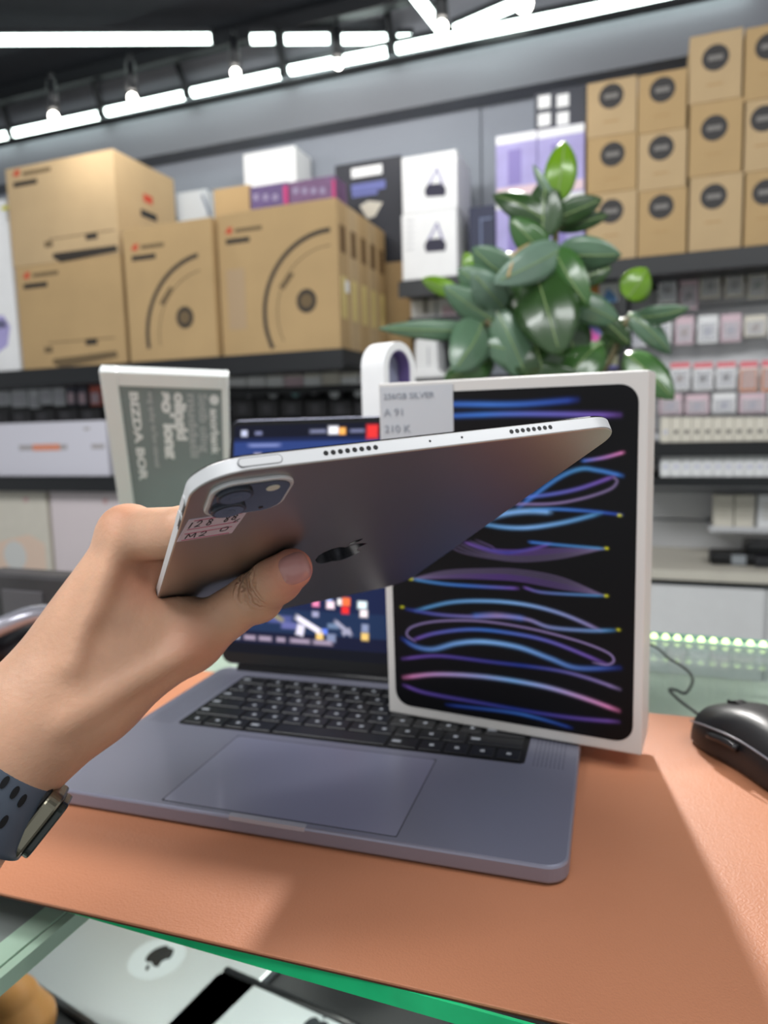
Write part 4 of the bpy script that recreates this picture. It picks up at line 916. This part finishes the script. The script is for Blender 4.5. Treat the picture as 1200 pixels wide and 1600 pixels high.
#==================================================================== HAND
def W(x, y, d): return atd(x, y, d)
def TLc(u, v, z): return Rm @ np.array([u, v, z]) + tt0
WR = W(52, 1130, .34); AR1 = W(-30, 1235, .325); AR2 = W(-130, 1370, .31)
IM = W(201, 836, .352); TMc = W(298, 1000, .362); TI = W(398, 930, .349); TTp = W(456, 889, .3255)
CMC = W(150, 1088, .35)
IP_ = TLc(.012, .105, TT + .011); IT = TLc(.045, .100, TT + .0085)
MM = W(182, 880, .372); MP = TLc(.01, .150, TT + .013); MT = TLc(.05, .145, TT + .008)
RMc = W(160, 925, .392); RP = TLc(.008, .185, TT + .014); RT = TLc(.05, .19, TT + .008)
PMc = W(150, 965, .405); PP = TLc(.006, .215, TT + .014); PT = TLc(.04, .225, TT + .008)
def fhand(P):
    d = rcone(P, WR, AR1, .0235, .0255); d = smin(d, rcone(P, AR1, AR2, .0255, .029), .01)
    palm = rcone(P, WR + np.array([0, .004, 0]), IM, .021, .0128)
    for a, b, ra, rb in ((WR, MM, .021, .0135), (WR + np.array([0, .01, 0]), RMc, .020, .0132), (WR + np.array([0, .014, 0]), PMc, .019, .0125)): palm = smin(palm, rcone(P, a, b, ra, rb), .014)
    d = smin(d, palm, .02)
    d = smin(d, rcone(P, W(205, 935, .36), W(120, 1060, .35), .017, .022), .018)      # muscle between thumb and index
    d = smin(d, rcone(P, WR, CMC, .0225, .0195), .016)
    d = smin(d, rcone(P, CMC, TMc, .0175, .0152), .016)
    d = smin(d, rcone(P, W(262, 958, .362), W(212, 1000, .358), .012, .018), .018)    # web
    th = rcone(P, TMc, TI, .0142, .0115); th = smin(th, rcone(P, TI, W(432, 905, .337), .0113, .0112), .004)
    th = smin(th, rcone(P, W(432, 905, .337), TTp, .0112, .0098), .005)
    th = smin(th, np.linalg.norm(P - W(404, 936, .347), axis=1) - .0118, .004)
    d = smin(d, th, .009)
    for a, b, c, r in ((IM, IP_, IT, .0118), (MM, MP, MT, .0118), (RMc, RP, RT, .0112), (PMc, PP, PT, .0102)):
        fg = smin(rcone(P, a, b, r * 1.12, r), rcone(P, b, c, r, r * .8), .003); d = smin(d, fg, .006)
    d = smin(d, np.linalg.norm(P - IM, axis=1) - .0142, .006)
    # tendons over the back of the hand, pad of the index knuckle
    d = smin(d, rcone(P, W(112, 1040, .325), W(186, 850, .338), .003, .004), .009)
    d = smin(d, rcone(P, W(100, 1130, .322), W(285, 1020, .345), .003, .0045), .009)
    d = smax(d, -(np.linalg.norm((P - W(170, 1000, .322)) * np.array([1, 1, 1]), axis=1) - .006), .012)
    L = (P - tt0) @ Rm
    q = np.maximum(np.abs(L - np.array([TW / 2, TL / 2, TT / 2])) - np.array([TW / 2 + .0002, TL / 2 + .0002, TT / 2 + .0003]), -1)
    slab = np.minimum(q.max(1), 0) + np.linalg.norm(np.maximum(q, 0), axis=1)
    return smax(d, -slab, .0012)
pts = np.array([WR, AR2, IM, TMc, TI, TTp, PMc, IT, MT, RT, PT, PP, CMC])
V, F = surface_nets(fhand, pts.min(0) - .034, pts.max(0) + .034, .0019)
for it_ in range(2):     # light Laplacian smoothing of voxel noise
    S_ = np.zeros_like(V); n_ = np.zeros(len(V))
    for a, b in ((0, 1), (1, 2), (2, 3), (3, 0)):
        for x, y in ((a, b), (b, a)): np.add.at(S_, F[:, x], V[F[:, y]]); np.add.at(n_, F[:, x], 1)
    V = V * .5 + .5 * S_ / n_[:, None]
per = thing('person', 'outstretched left hand and wrist gripping the silver tablet, thumb on its back', 'person', tuple(WR))
per.location = WR
hand = pym('left_hand', V - WR, F, skin, per, True)
# skin shading: redder thumb tip and web, crease bump near the joint
nt = skin.node_tree; bs = nt.nodes['Principled BSDF']
tc = nt.nodes.new('ShaderNodeTexCoord'); 
src = bs.inputs['Base Color'].links[0].from_socket
def ballmask(c, r0, r1):
    vd = nt.nodes.new('ShaderNodeVectorMath'); vd.operation = 'DISTANCE'; nt.links.new(tc.outputs['Object'], vd.inputs[0]); vd.inputs[1].default_value = tuple(np.array(c) - WR)
    mr = nt.nodes.new('ShaderNodeMapRange'); mr.inputs['From Min'].default_value = r0; mr.inputs['From Max'].default_value = r1; mr.inputs['To Min'].default_value = 1; mr.inputs['To Max'].default_value = 0
    nt.links.new(vd.outputs['Value'], mr.inputs['Value']); return mr.outputs[0]
for c, r0, r1, col, k in ((W(478, 880, .325), .006, .026, (236, 150, 130), .85), (W(240, 905, .34), .004, .02, (206, 128, 100), .6), (W(310, 1005, .35), .006, .02, (220, 150, 120), .5), (W(200, 800, .345), .006, .02, (196, 132, 100), .5)):
    mx = nt.nodes.new('ShaderNodeMix'); mx.data_type = 'RGBA'; mu = nt.nodes.new('ShaderNodeMath'); mu.operation = 'MULTIPLY'; mu.inputs[1].default_value = k
    nt.links.new(ballmask(c, r0, r1), mu.inputs[0]); nt.links.new(mu.outputs[0], mx.inputs['Factor']); nt.links.new(src, mx.inputs['A']); mx.inputs['B'].default_value = (*lin(col), 1); src = mx.outputs['Result']
nt.links.new(src, bs.inputs['Base Color'])
# knuckle wrinkles: distorted bands across the thumb
axis = (TTp - TI) / np.linalg.norm(TTp - TI)
dp = nt.nodes.new('ShaderNodeVectorMath'); dp.operation = 'DOT_PRODUCT'; nt.links.new(tc.outputs['Object'], dp.inputs[0]); dp.inputs[1].default_value = tuple(axis)
nz = nt.nodes.new('ShaderNodeTexNoise'); nz.inputs['Scale'].default_value = 130; nz.inputs['Detail'].default_value = 2; nt.links.new(tc.outputs['Object'], nz.inputs['Vector'])
ad = nt.nodes.new('ShaderNodeMath'); ad.operation = 'MULTIPLY_ADD'; nt.links.new(nz.outputs['Fac'], ad.inputs[0]); ad.inputs[1].default_value = .012; nt.links.new(dp.outputs['Value'], ad.inputs[2])
sn = nt.nodes.new('ShaderNodeMath'); sn.operation = 'MULTIPLY'; nt.links.new(ad.outputs[0], sn.inputs[0]); sn.inputs[1].default_value = 1500
si = nt.nodes.new('ShaderNodeMath'); si.operation = 'SINE'; nt.links.new(sn.outputs[0], si.inputs[0])
pw_ = nt.nodes.new('ShaderNodeMath'); pw_.operation = 'MULTIPLY'; nt.links.new(si.outputs[0], pw_.inputs[0]); nt.links.new(ballmask(W(396, 915, .338), .004, .0125), pw_.inputs[1])
b2 = nt.nodes.new('ShaderNodeBump'); b2.inputs['Strength'].default_value = .8; b2.inputs['Distance'].default_value = .0018; nt.links.new(pw_.outputs[0], b2.inputs['Height'])
nt.links.new(bs.inputs['Normal'].links[0].from_socket, b2.inputs['Normal']); nt.links.new(b2.outputs['Normal'], bs.inputs['Normal'])
# thumb nail: curved plate lying on the skin
def hit(px, py, d0=.29, d1=.36):
    d = ray(px, py); t = d0
    for _ in range(60):
        v = fhand((CP + d * t)[None])[0]
        if v < .00005: break
        t += v * .8
        if t > d1: return None
    return CP + d * t
nc = np.array([461., 888.]); na = np.array([.92, -.39]); nb_ = np.array([.39, .92])
Vn = []; Fn = []; nu, nv = 12, 12
for i in range(nu + 1):
    for j in range(nv + 1):
        a = -1 + 2 * i / nu; b = -1 + 2 * j / nv; sq = (abs(a) ** 3.2 + abs(b) ** 3.2) ** (1 / 3.2); mx_ = max(abs(a), abs(b), 1e-6)
        kk = mx_ / sq if sq > 0 else 1; q = nc + na * (a * kk * 24) + nb_ * (b * kk * 24 - (1 - b) * 0)
        h = hit(*q)
        if h is None: h = hit(*(nc + (q - nc) * .8))
        if h is None: h = W(*q, .318)
        eps = 1e-4; g = np.array([fhand((h + e)[None])[0] - fhand((h - e)[None])[0] for e in np.eye(3) * eps]); g /= np.linalg.norm(g) + 1e-9
        edge = max(abs(a), abs(b)); Vn.append(h + g * (.0009 * (1 - edge ** 6) - .0001) - WR)
for i in range(nu):
    for j in range(nv): k = i * (nv + 1) + j; Fn.append((k, k + 1, k + nv + 2, k + nv + 1))
nailm = mat('thumb_nail_pink', (206, 146, 140), .25, coat=.4)
pym('thumb_nail', Vn, Fn, nailm, hand, True)
#==================================================================== WATCH
wt_ = thing('wristwatch', 'dark blue-grey silicone strap watch with a metal case on the wrist at left', 'watch', tuple(AR1))
axd = (AR2 - WR); axd /= np.linalg.norm(axd); cc = CP - AR1; e1 = cc - axd * (cc @ axd); e1 /= np.linalg.norm(e1); e2 = np.cross(axd, e1)
if (e2 @ _u) > 0: e2 = -e2          # e2 points down in view
A0 = W(9, 1181, .334); A1 = W(-69, 1288, .318)
def bandp(t, a, r): return A0 + (A1 - A0) * t + r * (math.cos(a) * e1 + math.sin(a) * e2)
Vb = []; Fb = []; nA = 72; prof = [(0.0, .0262), (0.02, .0292), (.1, .0298), (.5, .0308), (.9, .0322), (.98, .0318), (1, .0280), (1, .0262), (.5, .0262)]
for i in range(nA):
    a = 2 * PI * i / nA
    for t_, r_ in prof: Vb.append(bandp(t_, a, r_) - AR1)
np_ = len(prof)
for i in range(nA):
    for j in range(np_): Fb.append((i * np_ + j, i * np_ + (j + 1) % np_, ((i + 1) % nA) * np_ + (j + 1) % np_, ((i + 1) % nA) * np_ + j))
strap = pym('strap', Vb, Fb, mat('slate_silicone', (80, 90, 104), .5), wt_, True)
# holes found on the strap surface
def find(px, py):
    best = None
    for t_ in np.linspace(.0, 1, 41):
        for a in np.linspace(-PI / 2, PI / 2, 91):
            p = bandp(t_, a, .0298 + .0022 * t_); d = p - CP; z = d @ _f; x = 600 + FPX * (d @ _r) / z; y = 800 - FPX * (d @ _u) / z; e = (x - px) ** 2 + (y - py) ** 2
            if best is None or e < best[0]: best = (e, t_, a)
    return best[1:]
for px, py in ((6, 1222), (22, 1238), (35, 1251), (7, 1284), (-12, 1262)):
    t_, a = find(px, py); P = []
    for k in range(14):
        th = 2 * PI * k / 14; P.append((t_ + .085 * math.cos(th), a + .045 * math.sin(th)))
    Vh = [bandp(q, w2, .0302 + .0023 * q) - AR1 for q, w2 in P] + [bandp(q, w2, .0285) - AR1 for q, w2 in P]
    pym('strap_hole', Vh, [tuple(range(14))] + [(i, (i + 1) % 14, 14 + (i + 1) % 14, 14 + i) for i in range(14)], mat('hole_black', (8, 10, 14), .7), strap)
# case on the lower side
cA = W(85, 1238, .322); cB = W(6, 1336, .312); cx_ = (cB - cA); Lc = np.linalg.norm(cx_); cx_ /= Lc
outn = e2 * .97 + e1 * .05; outn -= cx_ * (outn @ cx_); outn /= np.linalg.norm(outn); wy = np.cross(outn, cx_)
if wy @ _f < 0: wy = -wy
cM = Matrix([[cx_[i], wy[i], outn[i], 0] for i in range(3)] + [[0, 0, 0, 1]]); 
def wpart(name, pts, z0, z1, m, bev):
    o = prism(name, pts, z0, z1, m, wt_, bev)
    if cM.to_3x3().determinant() < 0: o.data.flip_normals()
    o.data.transform(cM); o.data.transform(Matrix.Translation(Vector(cA - AR1))); return o
wpart('case', rrect(0, Lc, -.002, .032, .007, 8), -.001, .0056, mat('warm_steel', (132, 128, 112), .3, metal=.9), .0012)
wpart('crystal', rrect(.002, Lc - .002, 0, .030, .006, 8), .0056, .0092, mat('dark_crystal', (44, 50, 48), .2), .0008)
wpart('lug_gap', rrect(.0, Lc, .000, .030, .006, 8), -.003, -.001, blackp, .0005)

#==================================================================== MOUSE
def fmouse(P):
    x, y, z = P[:, 0], P[:, 1], P[:, 2]       # x from nose to tail, y across, z up
    hw = .0325 - .007 * np.clip(1 - x / .03, 0, 1) ** 2 - .004 * np.clip((x - .05) / .07, 0, 1) ** 2 - .0025 * np.exp(-((x - .055) / .02) ** 2)
    hh = .019 + .021 * np.sin(np.clip((x + .01) / .135, 0, 1) * PI) ** .8
    q = np.stack([np.maximum(np.abs(x - .062) - .056, 0) / .008, np.abs(y) / hw, z / hh], 1)
    d = (np.abs(q[:, 0]) ** 2 + q[:, 1] ** 3.2 + np.maximum(q[:, 2], 0) ** 2.6) ** (1 / 2.6) - 1
    d = d * .012
    return np.maximum(d, .0012 - z)
V, F = surface_nets(fmouse, (-.01, -.04, -.004), (.135, .04, .05), .0022)
mth = math.atan2(-.97, .25); nose = Vector((.230, .533, ZM + .0002))
axm = Vector((math.cos(mth), math.sin(mth), 0)); sid = Vector((-axm.y, axm.x, 0))
ms = thing('computer_mouse', 'black wired computer mouse on the right end of the brown mat', 'mouse', nose + sid * .031, mth)
mm_ = mat('mouse_black', (26, 27, 30), .38)
pym('shell', V, F, mm_, ms, True)
bm = bmesh.new(); abox(bm, .012, .055, -.0006, .0006, .026, .0335); bmo('button_gap', bm, mat('mouse_gap', (8, 8, 8), .6), ms)
cyl('scroll_wheel', (.024, -.004, .0285), (.024, .004, .0285), .0085, .0085, mat('wheel_rubber', (20, 20, 20), .7), ms, 18)
tube('seam', [(.005, -.0275, .017), (.03, -.031, .0225), (.06, -.0305, .025), (.1, -.029, .021)], .0007, mat('mouse_seam', (120, 120, 128), .3), ms, 6, 4)
tube('side_button', [(.03, -.0318, .017), (.045, -.0312, .0185), (.058, -.0306, .0185)], .0028, mat('mouse_gloss', (30, 30, 33), .2), ms, 8, 4)
prism('skates', rrect(.02, .1, -.02, .02, .006), 0, .0014, blackp, ms)
cb = thing('mouse_cable', 'thin black cable curling from the mouse across the glass counter', 'cable', (0, 0, ZG))
cpts = [Vector(atz(x, y, z)) for x, y, z in ((1100, 1122, .968), (1080, 1108, .9645), (1060, 1093, .9625), (1046, 1078, .962), (1056, 1078, .962), (1071, 1083, .962), (1082, 1066, .962), (1078, 1052, .962), (1064, 1040, .962), (1044, 1028, .962), (1024, 1011, .962), (985, 995, .962))]
tube('cord', [p - Vector((0, 0, ZG)) for p in cpts], .0014, mat('cable_grey', (58, 62, 60), .5), cb, 8, 5)
cyl('strain_relief', Vector(atz(1104, 1125, .9695)) - Vector((0, 0, ZG)), Vector(atz(1092, 1116, .9665)) - Vector((0, 0, ZG)), .0026, .0018, blackp, cb, 8)

#==================================================================== HEADSET at left on the counter
hc = Vector(atz(18, 1050, ZG)); hs = thing('headset', 'black and silver headset lying on the counter at the left edge', 'headphones', (hc.x, hc.y, ZG + .0003), .4)
bm = bmesh.new(); bmesh.ops.create_uvsphere(bm, u_segments=20, v_segments=12, radius=1); bm.transform(Matrix.Translation((-.055, 0, .062)) @ Matrix.Diagonal((.036, .024, .061, 1))); bmo('ear_cup', bm, blackp, hs, True)
bm = bmesh.new(); bmesh.ops.create_uvsphere(bm, u_segments=20, v_segments=12, radius=1); bm.transform(Matrix.Translation((.02, .02, .022)) @ Matrix.Diagonal((.045, .035, .022, 1))); bmo('ear_cushion', bm, mat('dark_cushion', (30, 30, 36), .5), hs, True)
tube('headband', [(-.05, -.015, .03), (-.03, -.02, .045), (0, -.015, .056), (.03, 0, .06), (.06, .02, .05)], .010, mat('silver_band', (176, 176, 186), .25, metal=.6), hs, 12, 5)
# black router like box behind
rb = Vector(atz(30, 990, ZG)); t = thing('speaker_box', 'dark box with a grey front panel on the counter behind the wrist', 'speaker', (rb.x + .02, rb.y, ZG + .0003), CYAW)
box('body', -.09, .09, 0, .04, 0, .075, mat('dark_grey_card', (52, 50, 52), .5), t, .004); box('front_panel', -.05, .02, -.002, .001, .012, .055, mat('mid_grey_card', (82, 80, 84), .5), t, .001)

#==================================================================== ARCHED MIRROR beside the tablet box
am = Vector(atd(612, 600, .80)); t = thing('arched_mirror', 'narrow white arched tabletop mirror with lilac inner side behind the tablet box', 'mirror', (am.x, am.y, ZG + .0005), .9)
hA = 1.2115 + (668 - 540) / FPX * .80 - ZG
def archpts(w, h, n=16): return [(w, 0)] + [(w * math.cos(PI * i / n), h - w + w * math.sin(PI * i / n)) for i in range(n + 1)] + [(-w, 0)]
def arch_ring(name, w0, w1, h0, h1, y0, y1, m):
    A = archpts(w1, h1); B = archpts(w0, h0); n = len(A); V = []
    for y in (y0, y1):
        V += [(x, y, z) for x, z in A] + [(x, y, z) for x, z in B]
    F = []
    for i in range(n - 1): F += [(i, i + 1, n + i + 1, n + i), (2 * n + i, 3 * n + i, 3 * n + i + 1, 2 * n + i + 1), (i, 2 * n + i, 2 * n + i + 1, i + 1), (n + i, n + i + 1, 3 * n + i + 1, 3 * n + i)]
    return pym(name, V, F, m, t)
arch_ring('arch_frame', .020, .029, hA - .009, hA, -.012, .02, white); arch_ring('inner_lining', .0185, .020, hA - .0105, hA - .009, -.011, .019, mat('lilac_lining', (112, 96, 150), .5))
prism('mirror_glass', archpts(.0185, hA - .0105), -.008, -.004, mat('pale_mirror', (180, 186, 204), .1, metal=.5), t, axis='y'); box('foot', -.035, .035, -.02, .035, 0, .006, white, t, .002)

#==================================================================== RUBBER PLANT
lgm = {}
def leafmat(k):
    c = dict(b=(98, 138, 24), d=(40, 66, 30), g=(82, 110, 86), m=(56, 92, 44), s=(104, 128, 112))[k]; n = dict(b='leaf_bright_green', d='leaf_dark_green', g='leaf_grey_green', m='leaf_mid_green', s='leaf_silver_green')[k]
    m = mat(n, c, .28, noise=.12, nscale=14, coat=.25, spec=.6); return m
PD = 1.28
pbase = atd(850, 700, PD)
pl = thing('rubber_plant', 'potted rubber plant with broad glossy green leaves behind the tablet box', 'plant', (pbase[0], pbase[1], 0))
PO = np.array([pbase[0], pbase[1], 0])
def leaf(x0, y0, x1, y1, w_px, k, dd=(0, 0), bend=.12, fold=.22, roll=0.0):
    a = atd(x0, y0, PD + dd[0]); b = atd(x1, y1, PD + dd[1]); L = np.linalg.norm(b - a); ax = (b - a) / L
    vw = (a + b) / 2 - CP; vw /= np.linalg.norm(vw); sd = np.cross(ax, vw); sd /= np.linalg.norm(sd); nr = np.cross(sd, ax)
    sd2 = sd * math.cos(roll) + nr * math.sin(roll); nr2 = np.cross(sd2, ax)
    wd = w_px / FPX * PD / 2 * 1.18; a = a - ax * L * .04; b = b + ax * L * .1; L *= 1.14; V = []; F = []; n = 12; mcols = 6
    for i in range(n + 1):
        t = i / n; ww = wd * (math.sin(PI * min(1, t * 1.02) ** .85) ** .62 if 0 < t < 1 else 0.02) * (1 if t < .95 else .9)
        c = a + ax * L * t + nr2 * (-bend * L * math.sin(PI * t)) 
        for j in range(mcols + 1):
            s = -1 + 2 * j / mcols; V.append(c + sd2 * ww * s + nr2 * (fold * ww * abs(s) + .02 * ww * math.sin(9 * t + 3 * s)) - PO)
    for i in range(n):
        for j in range(mcols): q = i * (mcols + 1) + j; F.append((q, q + 1, q + mcols + 2, q + mcols + 1))
    o = pym('leaf', V, F, leafmat(k), pl, True); md = o.modifiers.new('thickness', 'SOLIDIFY'); md.thickness = .0012
    mid = [V[i * (mcols + 1) + mcols // 2] - nr2 * .0012 for i in range(n + 1)]
    tube('leaf_vein', mid[:-1], .0011, mat('vein_pale_green', (128, 150, 96), .5), o, 5, 0)
LV = [(870, 314, 881, 229, 42, 'b'), (848, 372, 852, 285, 52, 'd'), (862, 352, 778, 309, 38, 'd', (0, .03)), (866, 342, 934, 314, 34, 'd'), (868, 356, 944, 338, 24, 'd', (.02, .02)), (864, 312, 836, 262, 12, 's'),
      (856, 402, 802, 346, 40, 'm'), (876, 390, 780, 438, 48, 's', (0, -.06)), (872, 396, 962, 398, 46, 'g', (0, -.05)), (868, 392, 916, 472, 46, 'm', (0, -.04)), (838, 430, 872, 545, 84, 'd', (0, -.05)),
      (806, 442, 744, 392, 48, 'g'), (785, 470, 722, 424, 46, 'g'), (770, 500, 700, 452, 40, 'g'), (716, 458, 664, 438, 24, 'b', (0, .05)), (742, 430, 728, 398, 22, 'b', (.05, .05)), (752, 520, 606, 514, 26, 'g', (0, -.05)), (752, 506, 712, 574, 60, 'g', (0, -.06)),
      (822, 585, 776, 486, 56, 'g'), (786, 480, 742, 430, 44, 's', (0, -.05)), (884, 468, 962, 502, 40, 'g'), (936, 494, 982, 536, 26, 'd'), (996, 494, 1070, 482, 26, 'g', (0, -.05)), (984, 492, 1042, 548, 30, 'g'), (980, 466, 1008, 424, 44, 'b'), (980, 554, 1046, 618, 46, 'm', (0, -.04)),
      (850, 592, 834, 535, 66, 'd'), (884, 596, 936, 540, 58, 'm', (0, .03)), (744, 592, 716, 520, 50, 'm', (.05, .05)), (800, 520, 842, 450, 60, 'd', (.04, .03)), (830, 560, 760, 540, 50, 'g', (.02, .0)), (900, 560, 880, 488, 56, 'd', (.03, .03)),
      (800, 595, 905, 590, 44, 'd', (.02, -.02)), (760, 445, 800, 400, 44, 'm', (.05, .05)), (842, 480, 806, 420, 56, 'm', (.04, .04)), (940, 560, 980, 500, 36, 'd', (.06, .06)), (905, 440, 950, 420, 30, 'd', (.05, .05)), (770, 560, 700, 590, 44, 'm', (.03, 0)), (862, 420, 830, 372, 40, 'm', (.03, .03))]
for i, q in enumerate(LV):
    random.seed(i); leaf(*q[:6], dd=q[6] if len(q) > 6 else (0, 0), bend=random.uniform(.04, .16), fold=random.uniform(.12, .3), roll=random.uniform(-.35, .35))
stm = mat('plant_stem', (96, 88, 60), .6)
def ps(x, y, d=0): return atd(x, y, PD + d) - PO
pot_top = np.array([0, 0, .34])
tube('stem', [pot_top, np.array([0, 0, .8]), ps(852, 640, .02), ps(850, 520, .03), ps(866, 400, .02), ps(868, 320, .0)], .006, stm, pl, 8, 6)
tube('stem', [np.array([-.02, 0, .34]), np.array([-.03, 0, .8]), ps(810, 640, .03), ps(780, 540, .02), ps(760, 500, .0)], .005, stm, pl, 8, 6)
tube('stem', [np.array([.02, 0, .34]), np.array([.04, 0, .8]), ps(900, 640, .04), ps(950, 570, .03), ps(982, 495, .0)], .005, stm, pl, 8, 6)
tube('twig', [ps(793, 434, -.06), ps(798, 416, -.06), ps(805, 396, -.05), ps(830, 380, 0)], .003, mat('tan_twig', (178, 150, 104), .6), pl, 6, 4)
prism('pot', disc(0, 0, .15, 28), 0, .36, mat('white_ceramic_pot', (220, 220, 218), .4), pl, .01, True); prism('soil', disc(0, 0, .138, 24), .355, .362, mat('dark_soil', (54, 42, 34), .9, noise=.3, nscale=60), pl)
